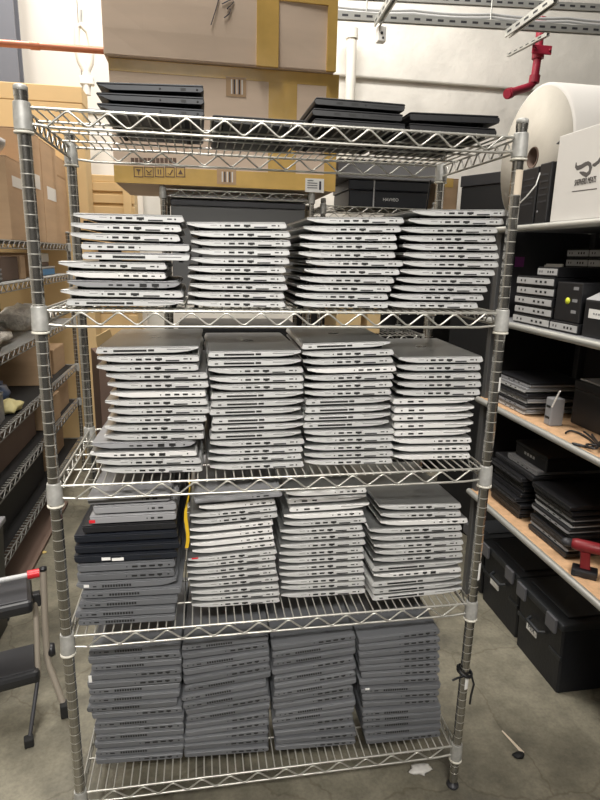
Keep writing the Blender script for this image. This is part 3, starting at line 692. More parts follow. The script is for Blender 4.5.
# second shelf of the left rack
lb = lambda *a, **k: simple_box(*a, **k)
cbox('dark brown box on the upper shelf of the left rack, left of the chrome post', (xf-.30, yb(8, 270), lz(4)), (xf-.03, yb(25, 270), zb(15, 257)), CARD_D, tape=False)
cbox('thin tan box standing on edge right of a dark brown box on left rack', (xf-.30, yb(25.6, 270), lz(4)), (xf-.02, yb(30, 270), lz(4)+.115), CARD, tape=False)
cbox('thin tan box standing on edge beside a blue box on left rack', (xf-.30, yb(41, 270), lz(4)), (xf-.02, yb(46, 270), lz(4)+.125), CARD, tape=False)
lb('storage_box', 'blue plastic box on the left rack seen right of the post', 'box', (xf-.30, yb(47, 270), lz(4)), (xf-.03, yb(60, 270), lz(4)+.050), BLUE, GREYL, lidh=.012)
lb('equipment_case', 'grey case stacked on the blue plastic box on left rack', 'case', (xf-.30, yb(47.5, 270), lz(4)+.0505), (xf-.05, yb(58, 270), lz(4)+.125), CARD_D, GREYL, lidh=.05)
for k in range(3):
    lb('laptop', ['black laptop lowest of three piled at frame edge on left rack', 'black laptop between two others piled at frame edge on left rack', 'black laptop uppermost of three piled at frame edge on left rack'][k], 'laptop', (xf-.30, yb(-14, 280)+.01*k, lz(4)+.020*k), (xf-.02, yb(7, 280), lz(4)+.020*k+.019), BLACKP, GREYP, group='black laptops on the left rack', lidh=.008, bev=.002)
# third shelf: bubble wrap, brown box, black flat gear
blob('bubble_wrap', 'crumpled whitish bubble wrap heaped on the left rack shelf', 'packing material', (xf-.17, 1.46, lz(3)), (.15, .30, .045), PLASTWRAP, 3, .35)
blob('bubble_wrap', 'crumpled pale wrapping right of the left chrome post under the second shelf', 'packing material', (xf-.14, 2.28, lz(3)), (.13, .27, .075), PLASTWRAP, 5, .3)
cbox('dark brown carton with small white label behind the bubble wrap on left rack', (xf-.44, 1.70, lz(3)), (xf-.30, 2.05, lz(3)+.19), CARD_D, tape=False)
cbox('wide dark brown carton at the frame edge above the bubble wrap on left rack', (xf-.42, 1.10, lz(3)), (xf-.36, 1.68, lz(3)+.20), CARD_D, tape=False)
# fourth shelf: mixed clutter
lb('storage_box', 'olive box at the left edge of the picture on left rack', 'box', (xf-.40, 1.28, lz(2)), (xf-.24, 1.48, lz(2)+.17), OLIVE, OLIVE)
blob('plastic_bag', 'bluish crumpled plastic bag among clutter on left rack', 'bag', (xf-.20, 1.68, lz(2)), (.10, .12, .07), mat('bluish_film', (.10, .13, .22), .3), 8, .3)
blob('paper_wad', 'pale yellow crumpled paper beside the chrome post on left rack', 'paper', (xf-.05, 1.53, lz(2)), (.06, .08, .035), mat('yellow_paper', (.68, .60, .30), .7), 9, .35)
# tipped grey bin leaning at the front
tb = thing('bin_tray', 'tipped grey translucent bin on left rack edge', 'tray', (xf-.11, 1.26, lz(2)+.002), 0)
a = MB()
for lo, hi in (((-.10, -.14, 0), (.10, .14, .006)), ((-.10, -.14, .006), (-.094, .14, .12)), ((.094, -.14, .006), (.10, .14, .12)), ((-.094, -.14, .006), (.094, -.134, .12)), ((-.094, .134, .006), (.094, .14, .12))): a.box(lo, hi)
a.build('tray_body', GREYP, tb, (0, 0, .0), (0, 0, .1)); MB().tube([(-.10, -.14, .122), (.10, -.14, .122), (.10, .14, .122), (-.10, .14, .122)], .004, 8, closed=True).build('rim', GREYL, tb, (0, 0, 0), (0, 0, .1))
cbox('upright tan box on left rack right of the chrome post, below the pale wrapping', (xf-.34, 2.10, lz(2)), (xf-.03, 2.32, lz(2)+.24), CARD, tape=False)
cbox('tan box behind an upright tan box near the back post', (xf-.34, 2.42, lz(2)), (xf-.04, 2.72, lz(2)+.15), CARD, tape=False)
# fifth shelf
cbox('large dark brown carton on the lower left rack, left of the chrome post', (xf-.36, 1.14, lz(1)), (xf-.05, 1.96, lz(1)+.20), CARD_D, tape=False)
cbox('tan carton with pale flaps on the lower left rack', (xf-.34, 2.02, lz(1)), (xf+.0, 2.32, lz(1)+.16), CARD, tape=False)
cbox('tan carton with white label at the far end of lower left rack', (xf-.34, 2.36, lz(1)), (xf-.02, 2.66, lz(1)+.19), CARD, tape=False)
# sixth shelf
lb('storage_bin', 'added black flat bin filling the dark lowest shelf of the left rack', 'bin', (xf-.40, 1.1, lz(0)), (xf-.05, 2.05, lz(0)+.215), BLACKM, BLACKP)  # filler bin, stands in for the shade on an empty shelf
cbox('tan carton on the lowest shelf at the far end of left rack', (xf-.36, 2.12, lz(0)), (xf-.06, 2.6, lz(0)+.2), CARD, tape=False)
lb('pallet_board', 'dark flat board lying on the floor under the left rack', 'board', (xf-.42, 1.16, .002), (xf+.03, 2.2, .022), CARD_D, CARD_D, lidh=.004, bev=.001)
# black bin at the extreme left
sb = thing('storage_bin', 'black bin with grey rim at the left edge above the step stool', 'bin', (-.60, .83, 0))
MB().prism([(-.12, 0), (.12, 0), (.145, .46), (-.145, .46)], -.16, .16, .004).build('body', BLACKP, sb); MB().box((-.155, -.165, .4605), (.155, .165, .485), bev=.006).build('rim', GREYP, sb)
# open carton flaps and far stack of pale crates
fb = thing('cardboard_box', 'open tan carton with raised flaps behind the left back post', 'box', (-.20, 2.66, 0), .3)
MB().box((-.16, -.16, 0), (.16, .16, .88), bev=.004).build('body', CARD_D, fb)
for (x, rx, ry) in ((-.1, .5, -.6), (.13, -.5, .6)):
    MB().prism([(-.07, 0), (.07, 0), (.055, .16), (-.055, .16)], -.002, .002).build('flap', CARD_P, fb, (x, -.15, .882), (.25, ry*.6, rx))
for (lab, lo, hi) in (('pale crate, lowest of the stack beyond the left back post', (-.56, 3.36, 0), (-.14, 3.7, 1.1)), ('pale crate, middle of the stack beyond the left back post', (-.54, 3.36, 1.102), (-.14, 3.7, 1.70)), ('pale crate, uppermost of the stack beyond the left back post', (-.56, 3.36, 1.702), (-.14, 3.7, 2.05))):
    r, S_ = simple_box('crate', lab, 'crate', lo, hi, CARD_P, CARD_P, group='pale crates beyond the back post', lidh=.05)
    for k in range(3):
        z = S_[2]*(.2+.24*k); MB().box((-S_[0]/2-.012, -S_[1]/2-.012, z), (S_[0]/2+.012, -S_[1]/2-.0005, z+.06), bev=.003).build('slat', CARD_P, r)
    for s in (-1, 1): MB().box((s*(S_[0]/2-.04)-.03, -S_[1]/2-.03, .02), (s*(S_[0]/2-.04)+.03, -S_[1]/2-.0125, S_[2]-.06), bev=.003).build('batten', CARD_P, r)
yl_ = on_y(92, 95, 3.05)
simple_box('crate', 'big pale yellow crate beyond the left rack below the cladding panels', 'crate', (on_y(-25, 95, 3.05).x, 3.03, 0), (on_y(82, 95, 3.05).x, 3.24, yl_.z+.04), CARD_P, CARD_P, lidh=.10)

# ------------------------------------------------------------------ pipes, struts, wall fittings
def pipe(name, label, cat, pts, r, m_, couplings=(), cm=None):
    pts = [Vector(p) for p in pts]; root = thing(name, label, cat, pts[0])
    MB().tube([p-pts[0] for p in pts], r, 14).build('pipe_run', m_, root)
    for t, k, ln in couplings:
        i = int(t); f = t-i; p = pts[i].lerp(pts[i+1], f)-pts[0]; d = (pts[i+1]-pts[i]).normalized()
        MB().tube([p-d*ln/2, p+d*ln/2], r*k, 14).build('coupling', cm or m_, root)
    return root
WY = YW1-.10
pipe('wall_pipe', 'vertical white pipe on the back wall right of the cartons', 'pipe', [on_y(352, 30, 4.35), on_y(347, 215, 4.35)], .045, PIPEW, [(.02, 1.25, .08), (.5, 1.15, .05)])
RY = 3.9
pipe('sprinkler_pipe', 'red sprinkler pipe with elbow hanging in front of the back wall', 'pipe', [on_y(541, 22, RY), on_y(538, 55, RY), on_y(534, 82, RY), on_y(529, 87, RY), on_y(507, 94, RY-.25)], .034, RED,
     [(.0, 1.3, .06), (.98, 1.5, .07), (1.9, 1.35, .06), (3.9, 1.25, .06)])
sp_ = bpy.data.objects['sprinkler_pipe']; MB().tube([(0, 0, 0), (0, 0, ZC-sp_.location.z-.001)], .007, 8).build('hanger_rod', RAIL, sp_)
a = on_y(538, 52, RY); MB_ = thing('pipe_clamp', 'red clamp bar across the sprinkler pipe', 'clamp', a)
MB().box((-.09, -.066, -.035), (.09, -.052, .035), bev=.004).build('clamp_bar', RED, MB_); MB().lathe([(0, -.076), (.012, -.076), (.012, -.0665), (0, -.0665)], 8, (-.07, 0, 0), 'y').build('bolt', RED, MB_); MB().lathe([(0, -.076), (.012, -.076), (.012, -.0665), (0, -.0665)], 8, (.07, 0, 0), 'y').build('bolt', RED, MB_)
pipe('overhead_pipe', 'orange copper pipe running across the upper left corner', 'pipe', [Vector((XW0-.01, 2.6, on_y(-30, 41, 2.6).z+.04)), on_y(-30, 41, 2.6), on_y(150, 54, 2.6)], .019, COPPER, [(1.35, 1.2, .05)])
def strut(label, p, q, w=.045, h=.05, group='metal struts under the ceiling'):
    p, q = Vector(p), Vector(q); d = q-p; Ln = d.length; root = thing('strut_channel', label, 'strut', p, 0, group)
    ex = d.normalized(); ez = Vector((0, 0, 1)); ey = ez.cross(ex).normalized(); ez = ex.cross(ey)
    M = Matrix((ex, ey, ez)).transposed().to_4x4(); root.matrix_world = Matrix.Translation(p) @ M
    a = MB(); a.box((0, -w/2, 0), (Ln, -w/2+.004, h)); a.box((0, w/2-.004, 0), (Ln, w/2, h)); a.box((0, -w/2+.004, h-.004), (Ln, w/2-.004, h)); a.box((0, -w/2+.004, 0), (Ln, -w/2+.012, .004)); a.box((0, w/2-.012, 0), (Ln, w/2-.004, .004)); a.build('channel', RAIL, root)
    for k in range(min(40, int(Ln/.09))): MB().box((.03+k*.09, -w/2-.0006, h*.35), (.075+k*.09, -w/2+.002, h*.65)).build('slot', DARKSTEEL, root)
    if Ln > 1.5:
        for f in (.12, .5, .88):
            a = MB(); q_ = p+ex*Ln*f; a.tube([root.matrix_world.inverted() @ (q_+Vector((0, 0, h*.9))), root.matrix_world.inverted() @ Vector((q_.x, q_.y, ZC-.001))], .006, 8); a.build('hanger_rod', RAIL, root)
    return root
SY = 3.3
strut('long slotted metal strut running across under the ceiling cables', on_y(325, 19, SY), on_y(640, 37, SY))
strut('second long strut higher up near the top edge', on_y(325, -2, SY+.3), on_y(640, 14, SY+.3))
strut('short cross strut at left of the ceiling struts', on_y(377, 27, SY-.02), on_y(398, -6, SY-.5), group='cross struts under the ceiling')
strut('short cross strut above the red sprinkler pipe', on_y(507, 38, SY-.02), on_y(556, 3, SY-.5), group='cross struts under the ceiling')
strut('thin sloping brace from the wall to the red sprinkler pipe', on_y(508, 57, 4.2), on_y(548, 36, SY+.3), .03, .03, group=None)
for k in range(4):
    p0 = on_y(330, 6+3.2*k, SY+.035); p1 = on_y(640, 22+3.4*k, SY+.035)
    tag(MB().tube([p0.lerp(p1, t)+Vector((0, 0, -.012*math.sin(PI*((t*4) % 1)))) for t in [i/24 for i in range(25)]], .010, 8).build('cable', GREYL),
        ['grey overhead cable, highest of four running along the strut', 'grey overhead cable, second of four along the strut', 'grey overhead cable, third of four along the strut', 'grey overhead cable, lowest of four just above the strut'][k], 'cable', 'cables along the ceiling strut')
p = on_y(381, 35, SY-.02); bx = thing('junction_box', 'small white box with dark holes hanging from the ceiling strut', 'junction box', p)
MB().box((-.03, -.03, -.05), (.03, .03, .05), bev=.006).build('housing', WHITE, bx); MB().lathe([(0, -.032), (.010, -.032), (.010, -.029)], 12, (-.004, 0, .005), 'y').build('hole_plug', DARKSTEEL, bx); MB().lathe([(0, -.032), (.008, -.032), (.008, -.029)], 12, (.006, 0, -.026), 'y').build('hole_plug', DARKSTEEL, bx)
# left rear: white cladding panels, dark upright, hose yoke
wp = thing('wall_panel', 'white cladding panel with visible seam at upper left', 'panel', on_y(58, 200, 4.2)); wp.location.z = 0
wp.location.x = on_y(58, 50, 4.2).x
MB().box((-.42, -.02, 0), (.17, .02, 3.6), bev=.004).build('panel_sheet', mat('cladding', (.70, .66, .60), .55), wp); MB().box((.175, -.02, 0), (.62, .02, 3.6), bev=.004).build('panel_sheet', mat('cladding', (.70, .66, .60), .55), wp); MB().box((-.42, -.032, 2.62), (.62, -.0205, 2.66), bev=.002).build('seam_strip', GREYL, wp)
du = thing('steel_column', 'dark grey steel column at the upper left edge', 'column', (on_y(8, 60, 4.0).x, 4.0, 0))
MB().box((-.09, -.07, 0), (.09, -.055, ZC-.002), bev=.003).build('flange', mat('column_grey', (.16, .165, .19), .5), du); MB().box((-.012, -.0545, 0), (.012, .0545, ZC-.002)).build('web', DARKSTEEL, du); MB().box((-.09, .055, 0), (.09, .07, ZC-.002), bev=.003).build('flange', mat('column_grey', (.16, .165, .19), .5), du)
HY = 3.6
hy = thing('hose_loop', 'white forked hose hanging in front of the cladding at upper left', 'hose', on_y(88, 75, HY))
q = lambda x, y: on_y(x, y, HY)-on_y(88, 75, HY)
MB().tube([q(77, 28), q(77, 50), q(80, 62), q(86, 73)], .022, 12).build('hose', PIPEW, hy); MB().tube([q(77, 28), q(81, 25), q(88, 32), q(92, 48), q(91, 64), q(87, 73)], .020, 12).build('hose', PIPEW, hy)
MB().tube([q(86.5, 72), q(87, 95)], .028, 12).build('valve', WHITE, hy); MB().tube([q(81, 25), q(81, 10)], .010, 8).build('hanger', RAIL, hy); MB().box(q(83, 82)-Vector((.02, .03, .02)), q(91, 80)+Vector((.02, .03, .02)), bev=.006).build('valve_body', WHITE, hy)

# ------------------------------------------------------------------ right storage rack
RX, RXB, RY0, RY1 = 1.50, 1.97, -.58, .98
sr = thing('storage_rack', 'heavy shelf rack on the right with galvanised edges and particle board decks', 'storage rack', (RX, RY0, 0))
RL, RDp = RY1-RY0, RXB-RX
RZ = [.515, .940, 1.282, 1.640]
for x, y in ((.035, .018), (RDp-.018, .018), (.035, RL-.018), (RDp-.018, RL-.018)):
    p_ = MB().box((x-.016, y-.016, 0), (x+.016, y+.016, 1.64 if x > .1 else 1.63), bev=.003).build('post', mat('grey_post', (.12,.12,.12), .45, .5), sr); MB().box((x-.022, y-.022, -.0), (x+.022, y+.022, .006)).build('foot', DARKSTEEL, p_)
for i, z in enumerate(RZ):
    s_ = MB().box((.014, .004, z-.014), (RDp-.014, RL-.004, z), bev=.002).build('shelf_board', PARTICLE if i < 2 else GREYP, sr)
    s_['label'] = 'raw particle board deck' if i < 2 else 'grey deck'
    MB().tube([(.0065, 0, z-.012), (.0065, RL, z-.012)], .0125, 14).build('front_rail', RAIL, s_); MB().box((RDp-.0135, 0, z-.03), (RDp, RL, z+.002), bev=.002).build('back_rail', RAIL, s_)
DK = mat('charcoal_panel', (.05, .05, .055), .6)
MB().box((RDp+.0005, .0, RZ[2]), (RDp+.006, RL+.006, 1.625)).build('dark_backing', DK, sr)
MB().box((RDp+.0005, RL-1.14, RZ[1]), (RDp+.006, RL+.006, RZ[2]-.001)).build('dark_backing', mat('brown_grey_panel', (.035, .030, .028), .7), sr)  # this backing and the next are added to darken the open gaps
MB().box((RDp+.0005, 0, RZ[0]), (RDp+.006, RL+.006, RZ[1]-.001)).build('dark_backing', BLACKM, sr)
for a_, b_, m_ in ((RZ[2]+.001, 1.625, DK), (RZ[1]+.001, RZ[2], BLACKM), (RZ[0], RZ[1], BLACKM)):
    MB().box((.02, RL+.0005, a_), (RDp, RL+.006, b_)).build('dark_end_backing', m_, sr)  # added end sheets, close the far gaps with dark
o = MB().box((.11, RL-.003, RZ[2]+.205), (.15, RL-.0005, RZ[2]+.245)).build('sticker', PURPLE, sr); o['label'] = 'purple sticker'
# ---- top deck: printed white box, two small desktop computers, paper roll
wz = RZ[3]+.001
wb = thing('carton', 'white printed carton with open flap at the right end of the top shelf', 'box', (RX+.02, .10, wz))
WBL, WBH, WBD = .52, .275, .36
MB().box((0, 0, 0), (WBD, WBL, WBH), bev=.003).build('body', PAPER, wb)
MB().prism([(.0, 0), (.30, 0), (.28, .07), (.02, .07)], -.0015, .0015).build('flap', GREYP, wb, (.012, WBL-.002, WBH-.002), (-PI/2-.12, 0, 0))
def wq(px, py): p = on_x(px, py, RX+.02); return Vector((-.0012, p.y-.10, p.z-wz))
def stroke(pts, ws, name='emblem'):
    P_ = [wq(*p) for p in pts]; a = MB(); vs = []
    for i, p in enumerate(P_):
        t = P_[min(i+1, len(P_)-1)]-P_[max(i-1, 0)]; nrm = Vector((0, -t.z, t.y)).normalized()*ws[i]
        for s, x in ((1, -.0006), (-1, -.0006), (-1, .0014), (1, .0014)): vs.append(Vector((x, (p+nrm*s).y, (p+nrm*s).z)))
    fs = [(4*i+j, 4*i+(j+1) % 4, 4*i+4+(j+1) % 4, 4*i+4+j) for i in range(len(P_)-1) for j in range(4)]+[(3, 2, 1, 0), tuple(range(len(vs)-4, len(vs)))]
    a.add(vs, fs); a.build(name, mat('print_grey', (.10, .09, .085), .7), wb)
stroke([(576.3, 162.5), (576, 166.5), (577.5, 168), (581, 167), (585, 164.5), (588, 163.2), (590, 164.5), (590.7, 168), (589.5, 172.5), (586.5, 175), (583, 173.5), (579.7, 172.2)], [.002, .005, .007, .007, .007, .006, .006, .007, .007, .007, .006, .002])
stroke([(592.5, 165), (595, 164.7), (598.5, 162), (602, 156)], [.003, .006, .006, .005])
tm = text_mesh('SHEPHERD MEATS', .021, mat('print_grey', (.10, .09, .085), .7))
c_ = wq(585.3, 181.3)
child('lettering', tm, wb, c_, (PI/2, 0, -PI/2)).scale = (.62, 1.25, 1)
stroke([(572, 191.7), (597, 188.6)], [.0014, .0014], 'printed_line')
def desktop(label, y0, y1, h, d=.085, x=RX+.012, z=wz, group='small black desktop computers', m_=BLACKP):
    r = thing('desktop_computer', label, 'computer', (x, (y0+y1)/2, z), 0, group); w = y1-y0
    MB().box((0, -w/2, 0), (d, w/2, h), bev=.004).build('case', m_, r)
    for k in range(5): MB().box((-.0012, -w*.38, h*(.35+.11*k)), (.001, w*.38, h*(.38+.11*k))).build('vent_rib', DARKSTEEL, r)
    MB().lathe([(0, -.0015), (.004, -.0015), (.004, .001)], 10, (0, w*.3, h*.2), 'x').build('power_button', GREYP, r)
    return r
desktop('upright black desktop computer with ribbed front next to the white carton', .635, .705, .20)
desktop('upright black desktop computer behind another, nearest the right chrome post', .715, .86, .195)
rl = thing('paper_roll', 'huge white paper roll lying on its side on the right top shelf', 'paper roll', (1.63, .962, wz+.002))
RR = .262
MB().lathe([(.040, 0), (RR-.01, 0), (RR, .006), (RR, .80), (RR-.01, .806), (.040, .806)], 64, (0, 0, RR), 'x').build('paper_winding', PAPER, rl)
MB().lathe([(.041, -.0012), (RR-.012, -.0012), (RR-.014, .001)], 64, (0, 0, RR), 'x').build('end_face', PAPER_END, rl)
MB().lathe([(.0395, -.004), (.0395, .80), (.034, .80), (.034, -.004), (.0395, -.004)], 28, (0, 0, RR), 'x').build('core_tube', CARD_D, rl); MB().lathe([(0, .03), (.034, .03)], 24, (0, 0, RR), 'x').build('core_plug', BLACKM, rl)
q0 = [on_x(540, 173, RX+.005), on_x(536, 185, RX-.03), on_x(527, 196, RX-.05), on_x(519, 204, RX-.03), on_x(514, 208, RX-.02)]
tag(MB().tube(q0, .0022, 8).build('cable', WHITE), 'thin white cable looping down from the small black computers', 'cable')
# ---- second deck: mini computers with silver faces
z2 = RZ[2]+.001
def mini(label, x, y0, y1, z, h=.034, d=.18, group='silver-faced mini computers', rz=0):
    r = thing('mini_computer', label, 'computer', (x, (y0+y1)/2, z), rz, group); w = y1-y0
    MB().box((.003, -w/2, 0), (d, w/2, h), bev=.002).build('case', BLACKP, r); f_ = MB().box((0, -w/2+.001, .006), (.0028, w/2-.001, h-.006), bev=.001).build('face_plate', GREYL, r)
    for u, ww in ((-.30, .05), (-.18, .05), (-.06, .05), (.25, .03), (.36, .03)):
        MB().box((-.0008, (u-ww/2)*w, h*.40), (.001, (u+ww/2)*w, h*.62)).build('port', PORTM, f_)
    return r
for k in range(5): mini('silver-faced mini computer, '+['lowest', 'second from bottom', 'middle', 'second from top', 'full-width topmost'][k]+' of the stack near the right chrome post', RX+.022+.004*(k % 2), .555, .795, z2+.0352*k)
mini('half-width mini computer lying across the top of the mini computer stack', RX+.03, .555, .675, z2+.0352*5)
mini('single mini computer on the deck right of the mini computer stack', RX+.02, .395, .545, z2)
eq = thing('equipment_box', 'black rack equipment box with a round lime sticker on the right shelf', 'equipment', (RX+.03, .475, z2+.0352)); 
MB().box((0, -.068, 0), (.17, .068, .128), bev=.003).build('case', BLACKP, eq); o = MB().lathe([(0, -.002), (.011, -.002), (.011, .001)], 20, (0, .0, .068), 'x').build('sticker', LIME, eq); o['label'] = 'round lime sticker'
for z_ in (.03, .066, .105): MB().box((-.0015, -.05, z_), (.001, -.025, z_+.010)).build('port', GREYP, eq)
eb = thing('equipment_box', 'large black box behind the mini computers carrying four more of them', 'equipment', (RX+.205, .665, z2)); 
MB().box((.02, -.16, 0), (.235, .16, .207), bev=.003).build('case', BLACKP, eb); MB().box((.016, -.14, .165), (.0196, .14, .195)).build('front_bezel', DARKSTEEL, eb)
for k in range(4): mini('silver-faced mini computer in the far upper group, '+['lower left', 'lower right', 'upper left', 'upper right'][k]+' one', RX+.226, .678-.133*(k % 2), .808-.133*(k % 2), z2+.2085+.0352*(k//2), group='mini computers in the far upper group')
pr = thing('printer', 'black box printer with grey top and white label on the right shelf edge', 'printer', (RX+.03, .275, z2))
MB().box((0, -.11, 0), (.19, .11, .115), bev=.005).build('body', BLACKP, pr); MB().prism([(0, .1155), (.19, .1155), (.19, .145), (.06, .145)], -.11, .11, .003).build('top_cover', GREYL, pr)
o = MB().box((-.0012, -.10, .060), (.001, .085, .088)).build('paper_label', WHITE, pr); o['label'] = 'white label strip'; MB().box((-.0015, -.03, .015), (.001, -.015, .035)).build('socket', PORTM, pr)
for k in range(9): MB().box((-.0018, -.04+.012*k, .072), (-.0012, -.033+.012*k, .077)).build('print_mark', GREYP, pr)
pp = thing('paper_sheet', 'white paper sheets standing behind the mini computer stack', 'paper', (RX+.225, .89, z2)); MB().box((0, -.06, 0), (.006, .06, .215), bev=.001).build('front_sheet', PAPER, pp); MB().box((.0065, -.055, 0), (.012, .058, .22), bev=.001).build('back_sheet', PAPER, pp)
# ---- third deck
z3 = RZ[1]+.001
def flatlap(label, x, y0, y1, z, d=.24, h=.021, top=GREYP, edge=GREYL, group=None, rz=0):
    r = thing('laptop', label, 'laptop', (x, (y0+y1)/2, z), rz, group); w = y1-y0
    MB().prism([(-w/2, .008), (-w/2, h*.55), (w/2, h*.55), (w/2, .006), (w/2-.012, .0015), (-w/2+.012, .0015)], 0, d, .001, axis='x').build('base', edge, r)
    MB().prism([(-w/2, h*.60), (-w/2, h-.003), (-w/2+.004, h), (w/2-.004, h), (w/2, h-.003), (w/2, h*.60)], 0, d, .001, axis='x').build('lid', top, r)
    for s in (-.4, .36): MB().box((.03, s*w, 0), (d-.03, s*w+.01, .0022)).build('rubber_foot', RUBBER, r)
    for u in (-.2, -.05, .1): MB().box((-.0004, u*w, h*.28), (.002, u*w+.012, h*.46)).build('port', PORTM, r)
    return r
for k in range(6): flatlap('thin grey-edged laptop in stack, middle right deck, '+['lowest', 'second from bottom', 'third from bottom', 'third from top', 'second from top', 'topmost'][k], RX+.035+random.uniform(-.006, .006), .65+random.uniform(-.006, .006), .895, z3+.0215*k, edge=[GREYL, GREYP, GREYL, DARKSTEEL][k % 4], top=[GREYP, BLACKP][k % 2], group='laptops stacked on the middle right deck')
gb = thing('power_supply', 'small upright grey box with dark slot beside the laptops on middle right deck', 'power supply', (RX+.05, .535, z3)); MB().box((0, -.020, 0), (.05, .020, .10), bev=.004).build('case', GREYP, gb); MB().box((-.0012, -.012, .065), (.001, .012, .073)).build('slot', PORTM, gb); MB().box((-.0012, -.012, .025), (.001, .012, .033)).build('slot', PORTM, gb)
bb, _ = simple_box('printer', 'dark printer with pale glossy cover behind the cables on middle right deck', 'printer', (RX+.16, .20, z3), (RX+.44, .56, z3+.16), BLACKP, BLACKP, lidh=.03)
MB().box((-.13, .0, .1605), (.10, .17, .166), bev=.002).build('glossy_cover', GREYL, bb)
simple_box('printer', 'black printer with rounded cover at the right edge of middle right deck', 'printer', (RX+.19, -.20, z3), (RX+.44, .17, z3+.19), BLACKP, DARKSTEEL, lidh=.06, bev=.02)
simple_box('docking_unit', 'black flat docking unit lying among cables on middle right deck', 'dock', (RX+.13, -.1, z3), (RX+.185, .12, z3+.05), BLACKP, GREYP, lidh=.012)
for k in range(5):
    rn = random.Random(40+k); y0 = .42-.06*k; pts = []
    for i in range(26):
        t = i/25; pts.append((RX+.05+.045*math.sin(6*t+k*1.3)+.01*k, y0-.18*t+.05*math.sin(9*t+k), z3+.0045+.0085*k+.0008*math.sin(5*t)))
    tag(MB().tube(pts, .0035, 7).build('cable', BLACKP), ['black cable nearest the upright grey box on middle right deck', 'black cable second from the upright grey box on middle right deck', 'black cable in the middle of the tangle on middle right deck', 'black cable fourth along the tangle on middle right deck', 'black cable at the right end of the tangle on middle right deck'][k], 'cable', 'tangled cables on the middle right deck')
st = thing('monitor_stand', 'dark monitor arm leaning at the right edge of middle right deck', 'monitor stand', (RX+.05, .02, z3)); MB().tube([(0, .03, .012), (.02, -.04, .10), (.03, -.09, .16)], .009, 8).build('arm', GREYP, st); MB().box((-.03, .0, 0), (.03, .06, .008), bev=.003).build('foot_plate', DARKSTEEL, st)
tag(MB().tube([on_x(552, 407, RX+.04), on_x(556, 399, RX+.04), on_x(560, 391, RX+.04)], .003, 7).build('cable_plug', WHITE), 'short white plug lead sticking up behind the upright grey box', 'cable')
# ---- lower deck: stacks of black laptops and a red drill
z4 = RZ[0]+.001
for k in range(8): flatlap('black laptop in far stack, lower right deck, '+['lowest', 'second from bottom', 'third from bottom', 'fourth from bottom', 'fourth from top', 'third from top', 'second from top', 'topmost'][k], RX+.05+random.uniform(-.015, .015), .64+random.uniform(-.01, .01), .88, z4+.0225*k, d=.34, h=.022, top=BLACKP, edge=[BLACKP, DARKSTEEL][k % 2], group='black laptops in the far lower stack')
flatlap('wide black laptop with pale lid corner spread over the far lower stack', RX+.06, .588, .88, z4+.181, d=.36, h=.024, top=DARKSTEEL, edge=BLACKP)
o = bpy.data.objects['laptop']
flatlap('grey laptop under the middle deck edge lying on top of far lower stack', RX+.07, .58, .80, z4+.206, d=.28, h=.022, top=GREYP, edge=GREYP)
t_ = simple_box('equipment_box', 'black box with small lettering lying on the far lower stack', 'equipment', (RX+.09, .56, z4+.229), (RX+.38, .78, z4+.29), BLACKP, BLACKP, lidh=.012)[0]
for k in range(4): MB().box((-.1465, -.03+.02*k, .024), (-.1445, -.018+.02*k, .034)).build('lettering', GREYL, t_)
for k in range(9): flatlap('scuffed black laptop in near stack, lower right deck, '+['lowest', 'second from bottom', 'third from bottom', 'fourth from bottom', 'middle', 'fourth from top', 'third from top', 'second from top', 'topmost'][k], RX+.06+random.uniform(-.012, .012), .34+random.uniform(-.008, .008), .575, z4+.0215*k, d=.34, h=.021, top=BLACKP, edge=[DARKSTEEL, GREYP, DARKSTEEL, BLACKP, GREYP, GREYL, GREYP, DARKSTEEL, BLACKP][k], group='black laptops in the near lower stack')
dr = thing('power_drill', 'red and black cordless drill on the lower right deck edge', 'drill', (RX+.055, .235, z4), .9)
dr.scale = (.7, .7, .7)
MB().box((-.035, -.055, 0), (.035, .055, .035), bev=.006).build('battery', BLACKP, dr)
MB().prism([(-.022, .036), (.022, .036), (.030, .12), (-.012, .12)], -.016, .016, .004, axis='x').build('grip', REDD, dr)
MB().lathe([(0, -.07), (.022, -.07), (.028, -.05), (.028, .05), (.022, .07), (0, .07)], 20, (0, .0, .145), 'y').build('motor_housing', REDD, dr); MB().lathe([(0, .071), (.020, .071), (.020, .10), (.010, .115), (0, .115)], 16, (0, 0, .145), 'y').build('chuck', DARKSTEEL, dr); MB().box((-.006, .022, .095), (.006, .034, .12), bev=.002).build('trigger', BLACKP, dr)
